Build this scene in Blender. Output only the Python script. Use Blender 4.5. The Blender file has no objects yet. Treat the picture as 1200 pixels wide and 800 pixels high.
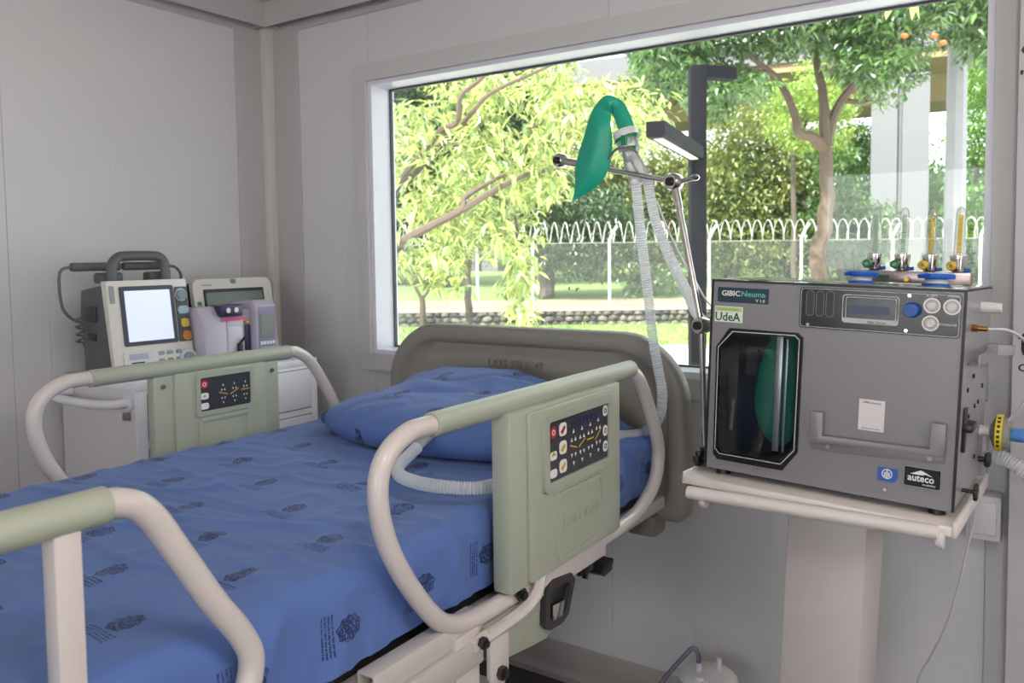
import bpy, bmesh, math, random
from mathutils import Vector, Matrix, noise
random.seed(11)
S = bpy.context.scene
PI = math.pi
C = bpy.context.collection

# ---------------------------------------------------------------- camera
F_PX, YAW, PITCH, ROLL, PPY, EYE = 961.2, 0.592683, 0.059158, -0.012986, 354.61, Vector((0, 0, 1.40))
fw = Vector((-math.sin(YAW) * math.cos(PITCH), math.cos(YAW) * math.cos(PITCH), -math.sin(PITCH)))
rt0 = Vector((math.cos(YAW), math.sin(YAW), 0)); up0 = rt0.cross(fw)
RT = math.cos(ROLL) * rt0 + math.sin(ROLL) * up0
UP = -math.sin(ROLL) * rt0 + math.cos(ROLL) * up0
cam = bpy.data.cameras.new('camera'); camo = bpy.data.objects.new('camera', cam); C.objects.link(camo)
camo.matrix_world = Matrix(((RT.x, UP.x, -fw.x, EYE.x), (RT.y, UP.y, -fw.y, EYE.y), (RT.z, UP.z, -fw.z, EYE.z), (0, 0, 0, 1)))
cam.sensor_width = 36.0; cam.lens = F_PX * 36 / 1200; cam.shift_y = (PPY - 400) / 1200
cam.clip_start = 0.05; cam.clip_end = 500
cam.dof.use_dof = True; cam.dof.focus_distance = 1.75; cam.dof.aperture_fstop = 7.0
S.camera = camo

def at(x, y, d):
    """world point of the surveyed photo pixel (1200x800) lying at the depth d metres"""
    return EYE + (fw + RT * (x - 600) / F_PX - UP * (y - PPY) / F_PX) * d

# ---------------------------------------------------------------- sky, sun, lamps, exposure
W = bpy.data.worlds.new('world'); S.world = W; W.use_nodes = True
wn = W.node_tree; wn.nodes.clear()
sky = wn.nodes.new('ShaderNodeTexSky'); sky.sky_type = 'HOSEK_WILKIE'; sky.turbidity = 6; sky.ground_albedo = 0.4
sky.sun_direction = Vector((-0.13, -0.69, 0.80)).normalized()
wmix = wn.nodes.new('ShaderNodeMixRGB'); wmix.inputs[0].default_value = 0.75; wmix.inputs[2].default_value = (0.93, 0.97, 1.0, 1)
wbg = wn.nodes.new('ShaderNodeBackground'); wbg.inputs[1].default_value = 3.4
wo = wn.nodes.new('ShaderNodeOutputWorld')
wn.links.new(sky.outputs[0], wmix.inputs[1]); wn.links.new(wmix.outputs[0], wbg.inputs[0]); wn.links.new(wbg.outputs[0], wo.inputs[0])

def lamp(name, kind, energy, col=(1, 1, 1), **k):
    l = bpy.data.lights.new(name, kind); l.energy = energy; l.color = col
    for a, b in k.items(): setattr(l, a, b)
    o = bpy.data.objects.new(name, l); C.objects.link(o); return o
sun = lamp('sun', 'SUN', 9.5, (1, 0.965, 0.92), angle=0.02)
sun.rotation_euler = Vector((-0.13, -0.69, 0.80)).to_track_quat('Z', 'Y').to_euler()
FILL_LAMPS = [(1.95, 1.1), (0.25, 0.15)]  # unseen lamps added to brighten the room
for (lx, ly) in FILL_LAMPS:
    a = lamp('fill_lamp_light', 'POINT', 24 if lx > 1 else 14, (1, 0.98, 0.98), shadow_soft_size=0.13)
    a.location = (lx, ly, 2.10)
S.view_settings.view_transform = 'Standard'; S.view_settings.look = 'None'
S.view_settings.exposure = 0.85; S.view_settings.gamma = 1.0; S.view_settings.use_curve_mapping = False
S.cycles.use_denoising = True; S.cycles.max_bounces = 8; S.cycles.transparent_max_bounces = 16
S.cycles.caustics_reflective = False; S.cycles.caustics_refractive = False
S.cycles.sample_clamp_indirect = 6.0

# ---------------------------------------------------------------- materials
def lin(c):
    c = c / 255.0
    return c / 12.92 if c <= 0.04045 else ((c + 0.055) / 1.055) ** 2.4
def rgb(r, g, b): return (lin(r), lin(g), lin(b), 1)
MC = {}
def mat(name, col, rough=0.5, metal=0.0, var=0.04, vscale=6.0, bump=0.0, bscale=60.0, spec=0.5, alpha=1.0, emit=None, coat=0.0):
    if name in MC: return MC[name]
    m = bpy.data.materials.new(name); m.use_nodes = True; MC[name] = m
    t = m.node_tree; b = t.nodes['Principled BSDF']
    c = rgb(*col)
    tc = t.nodes.new('ShaderNodeTexCoord'); nz = t.nodes.new('ShaderNodeTexNoise')
    nz.inputs['Scale'].default_value = vscale; nz.inputs['Detail'].default_value = 3
    t.links.new(tc.outputs['Object'], nz.inputs['Vector'])
    mr = t.nodes.new('ShaderNodeMixRGB'); mr.blend_type = 'MIX'
    mr.inputs[1].default_value = tuple(x * (1 - var) for x in c[:3]) + (1,)
    mr.inputs[2].default_value = tuple(min(1, x * (1 + var)) for x in c[:3]) + (1,)
    t.links.new(nz.outputs['Fac'], mr.inputs[0]); t.links.new(mr.outputs[0], b.inputs['Base Color'])
    b.inputs['Roughness'].default_value = rough; b.inputs['Metallic'].default_value = metal
    b.inputs['Specular IOR Level'].default_value = spec
    b.inputs['Alpha'].default_value = alpha; b.inputs['Coat Weight'].default_value = coat
    if bump:
        n2 = t.nodes.new('ShaderNodeTexNoise'); n2.inputs['Scale'].default_value = bscale; n2.inputs['Detail'].default_value = 4
        t.links.new(tc.outputs['Object'], n2.inputs['Vector'])
        bp = t.nodes.new('ShaderNodeBump'); bp.inputs['Strength'].default_value = bump; bp.inputs['Distance'].default_value = 0.01
        t.links.new(n2.outputs['Fac'], bp.inputs['Height']); t.links.new(bp.outputs[0], b.inputs['Normal'])
    if emit:
        b.inputs['Emission Color'].default_value = rgb(*emit[0]); b.inputs['Emission Strength'].default_value = emit[1]
    return m

def clear_mat(name, tint=(255, 255, 255), opac=0.1, rough=0.05, body_veil=(235, 238, 240), refl=1.0):
    """thin clear sheet: sees through, reflects at grazing angles, a little body colour, on the window a painted glare veil"""
    if name in MC: return MC[name]
    m = bpy.data.materials.new(name); m.use_nodes = True; MC[name] = m
    t = m.node_tree; t.nodes.clear()
    o = t.nodes.new('ShaderNodeOutputMaterial'); tr = t.nodes.new('ShaderNodeBsdfTransparent'); tr.inputs[0].default_value = rgb(*tint)
    gl = t.nodes.new('ShaderNodeBsdfGlossy'); gl.inputs['Roughness'].default_value = rough
    fr = t.nodes.new('ShaderNodeFresnel'); fr.inputs[0].default_value = 1.45
    df = t.nodes.new('ShaderNodeBsdfDiffuse'); df.inputs[0].default_value = rgb(*body_veil)
    tl = t.nodes.new('ShaderNodeBsdfTranslucent'); tl.inputs[0].default_value = rgb(*body_veil)
    ad = t.nodes.new('ShaderNodeMixShader'); ad.inputs[0].default_value = 0.5
    t.links.new(df.outputs[0], ad.inputs[1]); t.links.new(tl.outputs[0], ad.inputs[2])
    m1 = t.nodes.new('ShaderNodeMixShader'); m1.inputs[0].default_value = opac
    nz = t.nodes.new('ShaderNodeTexNoise'); nz.inputs['Scale'].default_value = 2.5; tc = t.nodes.new('ShaderNodeTexCoord')
    t.links.new(tc.outputs['Object'], nz.inputs['Vector'])
    mm = t.nodes.new('ShaderNodeMath'); mm.operation = 'MULTIPLY'; mm.inputs[1].default_value = opac * 2; mm.use_clamp = True
    t.links.new(nz.outputs['Fac'], mm.inputs[0]); t.links.new(mm.outputs[0], m1.inputs[0])
    t.links.new(tr.outputs[0], m1.inputs[1]); t.links.new(ad.outputs[0], m1.inputs[2])
    m2 = t.nodes.new('ShaderNodeMixShader'); mf = t.nodes.new('ShaderNodeMath'); mf.operation = 'MULTIPLY'; mf.inputs[1].default_value = refl
    t.links.new(fr.outputs[0], mf.inputs[0]); t.links.new(mf.outputs[0], m2.inputs[0])
    t.links.new(m1.outputs[0], m2.inputs[1]); t.links.new(gl.outputs[0], m2.inputs[2]); t.links.new(m2.outputs[0], o.inputs[0])
    return m

def leaf_mat(name, a, b, trans=0.45):
    if name in MC: return MC[name]
    m = bpy.data.materials.new(name); m.use_nodes = True; MC[name] = m
    t = m.node_tree; t.nodes.clear()
    o = t.nodes.new('ShaderNodeOutputMaterial')
    at_ = t.nodes.new('ShaderNodeAttribute'); at_.attribute_name = 'rnd'
    mr = t.nodes.new('ShaderNodeMixRGB'); mr.inputs[1].default_value = rgb(*a); mr.inputs[2].default_value = rgb(*b)
    t.links.new(at_.outputs['Fac'], mr.inputs[0])
    df = t.nodes.new('ShaderNodeBsdfDiffuse'); tl = t.nodes.new('ShaderNodeBsdfTranslucent'); gl = t.nodes.new('ShaderNodeBsdfGlossy')
    gl.inputs['Roughness'].default_value = 0.35
    t.links.new(mr.outputs[0], df.inputs[0]); t.links.new(mr.outputs[0], tl.inputs[0])
    m1 = t.nodes.new('ShaderNodeMixShader'); m1.inputs[0].default_value = trans
    m2 = t.nodes.new('ShaderNodeMixShader'); m2.inputs[0].default_value = 0.08
    t.links.new(df.outputs[0], m1.inputs[1]); t.links.new(tl.outputs[0], m1.inputs[2])
    t.links.new(m1.outputs[0], m2.inputs[1]); t.links.new(gl.outputs[0], m2.inputs[2]); t.links.new(m2.outputs[0], o.inputs[0])
    return m

def sheet_mat(name, base, ink):
    """blue hospital cotton with a stamped crest (emblem + lines of lettering) repeated in UV space"""
    m = bpy.data.materials.new(name); m.use_nodes = True; t = m.node_tree; b = t.nodes['Principled BSDF']
    N = t.nodes.new; L = t.links.new
    def math_(op, a, c=None):
        n = N('ShaderNodeMath'); n.operation = op
        for i, v in enumerate((a, c)):
            if v is None: continue
            if isinstance(v, (int, float)): n.inputs[i].default_value = v
            else: L(v, n.inputs[i])
        return n.outputs[0]
    uv = N('ShaderNodeUVMap'); uv.uv_map = 'UVMap'
    sp = N('ShaderNodeSeparateXYZ'); L(uv.outputs[0], sp.inputs[0])
    PX, PY = 0.185, 0.175
    cu = math_('DIVIDE', math_('ADD', sp.outputs[0], 1.72 + PX * 10.5), PX)
    col = math_('FLOOR', cu); fu = math_('MULTIPLY', math_('SUBTRACT', math_('FRACT', cu), 0.5), PX)
    odd = math_('MULTIPLY', math_('MODULO', col, 2.0), 0.5)
    cv = math_('SUBTRACT', math_('DIVIDE', math_('SUBTRACT', sp.outputs[1], 0.905 - PY * 20.5), PY), odd)
    fv = math_('MULTIPLY', math_('SUBTRACT', math_('FRACT', cv), 0.5), PY)
    # emblem : scalloped shield at +v side
    ev = math_('SUBTRACT', fv, 0.012)
    r = math_('SQRT', math_('ADD', math_('MULTIPLY', math_('MULTIPLY', fu, fu), 1.75), math_('MULTIPLY', ev, ev)))
    ang = math_('ARCTAN2', fu, ev)
    lobes = math_('MULTIPLY', math_('SINE', math_('MULTIPLY', ang, 9.0)), 0.0016)
    rr = math_('ADD', r, lobes)
    def band(x, lo, hi): return math_('MULTIPLY', math_('GREATER_THAN', x, lo), math_('LESS_THAN', x, hi))
    nz = N('ShaderNodeTexNoise'); nz.inputs['Scale'].default_value = 260; nz.inputs['Detail'].default_value = 2; L(uv.outputs[0], nz.inputs['Vector'])
    brk = math_('GREATER_THAN', nz.outputs['Fac'], 0.47)
    emb = math_('MULTIPLY', math_('LESS_THAN', rr, 0.0245), math_('GREATER_THAN', nz.outputs['Fac'], 0.44))
    ring = math_('MAXIMUM', band(rr, 0.0222, 0.0245), band(r, 0.0065, 0.0085))
    emb = math_('MAXIMUM', emb, ring)
    # four lines of lettering at -v side running along u
    lv = math_('ADD', fv, 0.026)
    lw = math_('SINE', math_('MULTIPLY', lv, 2 * PI / 0.0058))
    br = N('ShaderNodeTexNoise'); br.inputs['Scale'].default_value = 420; br.inputs['Detail'].default_value = 0; L(uv.outputs[0], br.inputs['Vector'])
    txt = math_('MULTIPLY', math_('MULTIPLY', math_('GREATER_THAN', lw, -0.15), band(lv, -0.0116, 0.0116)),
                math_('MULTIPLY', math_('LESS_THAN', math_('ABSOLUTE', fu), 0.031), math_('GREATER_THAN', br.outputs['Fac'], 0.42)))
    mask = math_('MULTIPLY', math_('MAXIMUM', emb, txt), 0.85)
    # worn ink
    n3 = N('ShaderNodeTexNoise'); n3.inputs['Scale'].default_value = 30; L(uv.outputs[0], n3.inputs['Vector'])
    mask = math_('MULTIPLY', mask, math_('MINIMUM', math_('MULTIPLY', n3.outputs['Fac'], 1.9), 1.0))
    n4 = N('ShaderNodeTexNoise'); n4.inputs['Scale'].default_value = 5; L(uv.outputs[0], n4.inputs['Vector'])
    bc = N('ShaderNodeMixRGB'); c = rgb(*base)
    bc.inputs[1].default_value = tuple(x * 0.94 for x in c[:3]) + (1,); bc.inputs[2].default_value = tuple(x * 1.06 for x in c[:3]) + (1,)
    L(n4.outputs['Fac'], bc.inputs[0])
    mx = N('ShaderNodeMixRGB'); mx.inputs[2].default_value = rgb(*ink); L(mask, mx.inputs[0]); L(bc.outputs[0], mx.inputs[1])
    L(mx.outputs[0], b.inputs['Base Color'])
    b.inputs['Roughness'].default_value = 0.75; b.inputs['Specular IOR Level'].default_value = 0.15
    b.inputs['Sheen Weight'].default_value = 0.12; b.inputs['Sheen Roughness'].default_value = 0.5
    wv = N('ShaderNodeTexNoise'); wv.inputs['Scale'].default_value = 14; wv.inputs['Detail'].default_value = 5; L(uv.outputs[0], wv.inputs['Vector'])
    bp = N('ShaderNodeBump'); bp.inputs['Strength'].default_value = 0.25; bp.inputs['Distance'].default_value = 0.01
    L(wv.outputs['Fac'], bp.inputs['Height']); L(bp.outputs[0], b.inputs['Normal'])
    return m

wall_m = mat('white_panel_paint', (212, 210, 212), 0.55, var=0.015)
trim_m = mat('grey_white_trim_paint', (184, 180, 181), 0.5, var=0.02)
wtrim_m = mat('window_trim_paint', (204, 201, 201), 0.5, var=0.02)
ceil_m = mat('ceiling_paint', (214, 210, 206), 0.6)
floor_m = mat('dark_vinyl_floor', (66, 60, 62), 0.45, var=0.12, vscale=18)
alum_m = mat('white_window_aluminium', (222, 222, 232), 0.35)
paint_m = mat('cream_rail_paint', (206, 196, 191), 0.28, coat=0.3, var=0.02)
frame_m = mat('bed_frame_paint', (196, 188, 182), 0.4, var=0.05)
green_m = mat('sage_green_plastic', (166, 170, 153), 0.38, var=0.02)
head_m = mat('taupe_grey_plastic', (138, 132, 124), 0.45, var=0.03, bump=0.05, bscale=300)
dark_m = mat('black_plastic', (24, 24, 26), 0.4)
key_m = mat('charcoal_keypad_film', (58, 58, 66), 0.35)
whitep_m = mat('white_print', (232, 232, 228), 0.5)
redp_m = mat('red_key', (190, 40, 52), 0.4)
yellowp_m = mat('yellow_print', (205, 172, 50), 0.5)
navyp_m = mat('navy_print', (38, 36, 92), 0.5)
chrome_m = mat('chrome', (205, 200, 196), 0.14, 1.0)
steel_m = mat('brushed_steel', (165, 160, 158), 0.35, 1.0)
darkmetal_m = mat('dark_bolt_steel', (70, 66, 64), 0.4, 0.9)
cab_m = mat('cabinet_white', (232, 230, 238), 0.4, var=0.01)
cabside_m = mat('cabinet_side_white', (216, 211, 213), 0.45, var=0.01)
venb_m = mat('ventilator_grey_paint', (134, 130, 134), 0.38, 0.25, var=0.03, bump=0.06, bscale=500)
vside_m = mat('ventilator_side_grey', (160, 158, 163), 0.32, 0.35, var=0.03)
blackgl_m = mat('gloss_black_bezel', (18, 18, 21), 0.2)
blue_m = mat('bright_blue_plastic', (28, 96, 200), 0.35)
hose_m = clear_mat('frosted_hose_plastic', (250, 250, 252), 0.72, 0.25, (250, 250, 252), 0.4)
clearp_m = clear_mat('clear_acrylic', (245, 248, 250), 0.06, 0.05)
glass_m = clear_mat('window_glass', (246, 250, 248), 0.006, 0.01, refl=0.7)  # faint white veil in the pane colour stands in for glare haze
vglass_m = clear_mat('ventilator_door_acrylic', (225, 228, 230), 0.008, 0.02, refl=0.9)
bag_m = mat('green_silicone_bag', (28, 166, 136), 0.42, var=0.06)
sheet_m = sheet_mat('blue_stamped_cotton', (88, 114, 173), (24, 28, 60))

# ---------------------------------------------------------------- mesh helpers
class B:
    def __init__(s): s.bm = bmesh.new()
    def _faces(s, vs, fs):
        v = [s.bm.verts.new(p) for p in vs]
        for f in fs:
            try: s.bm.faces.new([v[i] for i in f])
            except ValueError: pass
        return v
    def box(s, x0, x1, y0, y1, z0, z1, bev=0.0, seg=2, M=None):
        b = bmesh.new()
        bmesh.ops.create_cube(b, size=1)
        for v in b.verts:
            v.co = Vector(((x0 + x1) / 2 + v.co.x * (x1 - x0), (y0 + y1) / 2 + v.co.y * (y1 - y0), (z0 + z1) / 2 + v.co.z * (z1 - z0)))
        if bev: bmesh.ops.bevel(b, geom=b.edges[:], offset=bev, segments=seg, profile=0.5, affect='EDGES')
        s._merge(b, M); return s
    def _merge(s, b, M=None):
        if M is not None: bmesh.ops.transform(b, matrix=M, verts=b.verts)
        me = bpy.data.meshes.new('t'); b.to_mesh(me); b.free(); s.bm.from_mesh(me); bpy.data.meshes.remove(me)
    def tube(s, pts, r, n=10, closed=False, flat=None):
        pts = [Vector(p) for p in pts]; k = len(pts)
        rs = r if isinstance(r, (list, tuple)) else [r] * k
        prev = None; rings = []
        for i, p in enumerate(pts):
            if closed: t = pts[(i + 1) % k] - pts[i - 1]
            else: t = pts[min(i + 1, k - 1)] - pts[max(i - 1, 0)]
            if t.length < 1e-9: t = Vector((0, 0, 1))
            t.normalize()
            if prev is None:
                a = Vector((0, 0, 1)) if abs(t.z) < 0.9 else Vector((1, 0, 0))
                u = a.cross(t).normalized()
            else:
                u = prev - t * prev.dot(t)
                u = u.normalized() if u.length > 1e-6 else t.orthogonal().normalized()
            prev = u; w = t.cross(u)
            rings.append([s.bm.verts.new(p + (u * math.cos(2 * PI * j / n) + w * math.sin(2 * PI * j / n)) * rs[i]) for j in range(n)])
        m = k if closed else k - 1
        for i in range(m):
            A, Bq = rings[i], rings[(i + 1) % k]
            for j in range(n): s.bm.faces.new((A[j], A[(j + 1) % n], Bq[(j + 1) % n], Bq[j]))
        if not closed:
            s.bm.faces.new(rings[0][::-1]); s.bm.faces.new(rings[-1])
        return s
    def cyl(s, p0, p1, r, n=20, r1=None, bev=0.0):
        p0, p1 = Vector(p0), Vector(p1); r1 = r if r1 is None else r1
        if bev:
            d = (p1 - p0).normalized() * bev
            return s.tube([p0, p0 + d * 0.001, p0 + d, p1 - d, p1 - d * 0.001, p1], [r - bev, r - bev * .6, r, r1, r1 - bev * .6, r1 - bev], n)
        return s.tube([p0, p1], [r, r1], n)
    def lathe(s, prof, c, ax='z', n=28):
        c = Vector(c); d = {'x': Vector((1, 0, 0)), 'y': Vector((0, 1, 0)), 'z': Vector((0, 0, 1))}[ax]
        return s.tube([c + d * h for (_, h) in prof], [max(r, 1e-4) for (r, _) in prof], n)
    def prism(s, poly, ax, a, b, bev=0.0, seg=2):
        """poly of 2d points extruded along an axis from a to b: ax 'x' -> (y,z), 'y' -> (x,z), 'z' -> (x,y)"""
        f = {'x': lambda p, w: (w, p[0], p[1]), 'y': lambda p, w: (p[0], w, p[1]), 'z': lambda p, w: (p[0], p[1], w)}[ax]
        q = bmesh.new(); n = len(poly)
        v0 = [q.verts.new(f(p, a)) for p in poly]; v1 = [q.verts.new(f(p, b)) for p in poly]
        q.faces.new(v0); q.faces.new(v1)
        for i in range(n): q.faces.new((v0[i], v0[(i + 1) % n], v1[(i + 1) % n], v1[i]))
        bmesh.ops.recalc_face_normals(q, faces=q.faces)
        if bev:
            es = [e for e in q.edges if not (e.verts[0] in v0) ^ (e.verts[1] in v0)]
            bmesh.ops.bevel(q, geom=es, offset=bev, segments=seg, profile=0.5, affect='EDGES')
        s._merge(q); return s
    def ring(s, outer, inner, ax, a, b):
        """flat frame between two outlines with the same point count"""
        f = {'x': lambda p, w: (w, p[0], p[1]), 'y': lambda p, w: (p[0], w, p[1]), 'z': lambda p, w: (p[0], p[1], w)}[ax]
        n = len(outer); q = bmesh.new()
        g = [[q.verts.new(f(p, w)) for p in o] for o in (outer, inner) for w in (a, b)]
        oa, ob, ia, ib = g
        for i in range(n):
            j = (i + 1) % n
            for X in ((oa, ob), (ob, ib), (ib, ia), (ia, oa)): q.faces.new((X[0][i], X[0][j], X[1][j], X[1][i]))
        bmesh.ops.recalc_face_normals(q, faces=q.faces); s._merge(q); return s
    def loft(s, loops, close=True):
        L = [[s.bm.verts.new(p) for p in l] for l in loops]; n = len(L[0])
        for i in range(len(L) - 1):
            for j in range(n): s.bm.faces.new((L[i][j], L[i][(j + 1) % n], L[i + 1][(j + 1) % n], L[i + 1][j]))
        if close: s.bm.faces.new(L[0][::-1]); s.bm.faces.new(L[-1])
        return s
    def sphere(s, c, r, n=16, sc=(1, 1, 1)):
        b = bmesh.new(); bmesh.ops.create_uvsphere(b, u_segments=n, v_segments=max(6, n // 2), radius=1)
        s._merge(b, Matrix.Translation(c) @ Matrix.Diagonal((r * sc[0], r * sc[1], r * sc[2], 1))); return s

def rrect(u0, u1, v0, v1, r, n=5):
    out = []
    for (cx, cy, a0) in ((u1 - r, v1 - r, 0), (u0 + r, v1 - r, PI / 2), (u0 + r, v0 + r, PI), (u1 - r, v0 + r, 1.5 * PI)):
        for i in range(n + 1):
            a = a0 + PI / 2 * i / n; out.append((cx + r * math.cos(a), cy + r * math.sin(a)))
    return out
def circ(cx, cy, r, n=20, ry=None):
    return [(cx + r * math.cos(2 * PI * i / n), cy + (ry or r) * math.sin(2 * PI * i / n)) for i in range(n)]
def spline(pts, n=6, closed=False):
    P = [Vector(p) for p in pts]; k = len(P); out = []
    g = (lambda i: P[i % k]) if closed else (lambda i: P[max(0, min(k - 1, i))])
    for i in range(k if closed else k - 1):
        a, b, c, d = g(i - 1), g(i), g(i + 1), g(i + 2)
        for j in range(n):
            t = j / n
            out.append(0.5 * ((2 * b) + (c - a) * t + (2 * a - 5 * b + 4 * c - d) * t * t + (3 * b - a - 3 * c + d) * t ** 3))
    if not closed: out.append(P[-1])
    return out
def resample(pts, step):
    out = [pts[0].copy()]; acc = 0.0
    for a, b in zip(pts, pts[1:]):
        L = (b - a).length; 
        while acc + L >= step and L > 0:
            t = (step - acc) / L; a = a.lerp(b, t); out.append(a.copy()); L = (b - a).length; acc = 0.0
        acc += L
    return out

def setp(o, label=None, cat=None, group=None, kind=None):
    if label: o['label'] = label
    if cat: o['category'] = cat
    if group: o['group'] = group
    if kind: o['kind'] = kind
    return o
def thing(name, label, cat, loc=(0, 0, 0), M=None, group=None):
    o = bpy.data.objects.new(name, None); o.empty_display_size = 0.05; C.objects.link(o)
    if M is not None: o.matrix_world = M
    else: o.location = loc
    return setp(o, label, cat, group)
def obj(name, b, m, parent=None, off=None, angle=35, kind=None, label=None, recalc=True):
    bm = b.bm if isinstance(b, B) else b
    if recalc: bmesh.ops.recalc_face_normals(bm, faces=bm.faces)
    if off is not None: bmesh.ops.translate(bm, verts=bm.verts, vec=-Vector(off))
    me = bpy.data.meshes.new(name); bm.to_mesh(me); bm.free()
    me.materials.append(m)
    me.polygons.foreach_set('use_smooth', [True] * len(me.polygons)); me.set_sharp_from_angle(angle=math.radians(angle))
    o = bpy.data.objects.new(name, me); C.objects.link(o)
    if parent: o.parent = parent
    if kind: o['kind'] = kind
    if label: o['label'] = label
    return o
def copy_tree(o, parent=None):
    c = o.copy(); C.objects.link(c); c.parent = parent
    for ch in list(o.children): copy_tree(ch, c)
    return c
def text(name, s, m, parent, org, udir, vdir, width, height=None, ext=0.0006, off=None, bold=False, shear=0.0):
    """lettering as a thin mesh whose box starts at org, runs along udir and rises along vdir"""
    cu = bpy.data.curves.new('txt', 'FONT'); cu.body = s; cu.size = 1; cu.extrude = 0.02; cu.shear = shear; cu.resolution_u = 2
    if bold: cu.offset = 0.018
    to = bpy.data.objects.new('txt', cu); C.objects.link(to)
    dg = bpy.context.evaluated_depsgraph_get(); me = bpy.data.meshes.new_from_object(to.evaluated_get(dg))
    bpy.data.objects.remove(to); bpy.data.curves.remove(cu)
    xs = [v.co.x for v in me.vertices]; ys = [v.co.y for v in me.vertices]; zs = [v.co.z for v in me.vertices]
    x0, y0, z0 = min(xs), min(ys), min(zs); sx = width / (max(xs) - x0); sy = (height / (max(ys) - y0)) if height else sx
    u, v = Vector(udir).normalized(), Vector(vdir).normalized(); w = u.cross(v); og = Vector(org) - (Vector(off) if off is not None else Vector())
    sz = ext / max(max(zs) - z0, 1e-6)
    for q in me.vertices: q.co = og + u * (q.co.x - x0) * sx + v * (q.co.y - y0) * sy + w * (q.co.z - z0) * sz
    me.materials.clear(); me.materials.append(m); me.name = name
    o = bpy.data.objects.new(name, me); C.objects.link(o)
    if parent: o.parent = parent
    return o

# ================================================================ THE SETTING
YW, XL, ZC = 2.294, -2.74, 2.40           # window wall, left wall, ceiling
XR, YB = 2.7, -3.4
OX0, OX1, OZ0, OZ1, YG = -2.175, -0.145, 1.03, 2.05, 2.385   # window opening, glass plane
def ribs(u0, u1, step=0.075, d=0.0003):
    """profile of a micro-ribbed sandwich panel: (u, depth)"""
    out = [(u0, -0.004), (u0 + 0.002, 0)]; u = u0 + step * 0.6
    while u < u1 - 0.02:
        out += [(u - 0.004, 0), (u - 0.002, d * -1), (u + 0.002, d * -1), (u + 0.004, 0)]; u += step
    return out + [(u1 - 0.002, 0), (u1, -0.004)]
def panel(parent, axis, plane, u0, u1, z0, z1, sgn, m=wall_m):
    """ribbed wall panel standing on a wall; axis 'x': wall plane x=plane with u along y; sgn: direction of the room"""
    q = B(); pr = ribs(u0, u1); t = 0.006
    lo, hi = [], []
    for (u, d) in pr:
        w = plane + sgn * (t + d)
        lo.append((w, u, z0) if axis == 'x' else (u, w, z0)); hi.append((w, u, z1) if axis == 'x' else (u, w, z1))
    a = [q.bm.verts.new(p) for p in lo]; b = [q.bm.verts.new(p) for p in hi]
    for i in range(len(a) - 1): q.bm.faces.new((a[i], a[i + 1], b[i + 1], b[i]))
    return obj('panel', q, m, parent, angle=2, recalc=False)

q = B(); q.box(XL - 0.1, XR + 0.1, YB - 0.1, YW + 0.12, -0.12, 0.0)
setp(obj('floor', q, floor_m), 'dark grey vinyl floor', kind='structure')
q = B(); q.box(XL - 0.1, XR + 0.1, YB - 0.1, YW + 0.12, ZC, ZC + 0.1)
setp(obj('ceiling', q, ceil_m), 'off white ceiling', kind='structure')
q = B(); q.box(XL - 0.1, XL, YB, YW + 0.12, 0, ZC)
wl = setp(obj('wall_left', q, wall_m), 'white ribbed panel wall at left', kind='structure')
for i in range(6):
    y1 = 2.25 - i * 1.0
    if y1 - 1.0 > YB - 0.5: panel(wl, 'x', XL, max(y1 - 1.0, YB), y1, 0.02, ZC, 1)
q = B()
q.box(XL - 0.1, OX0, YW, YW + 0.12, 0, ZC).box(OX1, XR + 0.1, YW, YW + 0.12, 0, ZC)
q.box(OX0, OX1, YW, YW + 0.12, 0, OZ0).box(OX0, OX1, YW, YW + 0.12, OZ1, ZC)
wb = setp(obj('wall_back', q, wall_m), 'white panel wall around the big window', kind='structure')
panel(wb, 'y', YW, XL, OX0, 0.02, ZC, -1)
for u0, u1 in ((OX0, -1.17), (-1.17, OX1)):
    panel(wb, 'y', YW, u0, u1, 0.02, OZ0, -1); panel(wb, 'y', YW, u0, u1, OZ1, ZC, -1)
for u0, u1 in ((OX1, 0.85), (0.85, 1.85), (1.85, XR)): panel(wb, 'y', YW, u0, u1, 0.02, ZC, -1)
# right wall and rear wall with their glazed openings (behind the camera)
q = B(); q.box(XR, XR + 0.1, YB, -2.2, 0, ZC).box(XR, XR + 0.1, -0.9, YW, 0, ZC).box(XR, XR + 0.1, -2.2, -0.9, 2.1, ZC)
setp(obj('wall_right', q, wall_m), 'white panel wall with wide doorway', kind='structure')
q = B(); q.box(XL, -1.9, YB - 0.1, YB, 0, ZC).box(1.2, XR, YB - 0.1, YB, 0, ZC).box(-1.9, 1.2, YB - 0.1, YB, 0, 0.95).box(-1.9, 1.2, YB - 0.1, YB, 2.1, ZC)
setp(obj('wall_front', q, wall_m), 'white panel wall behind the camera', kind='structure')

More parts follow.
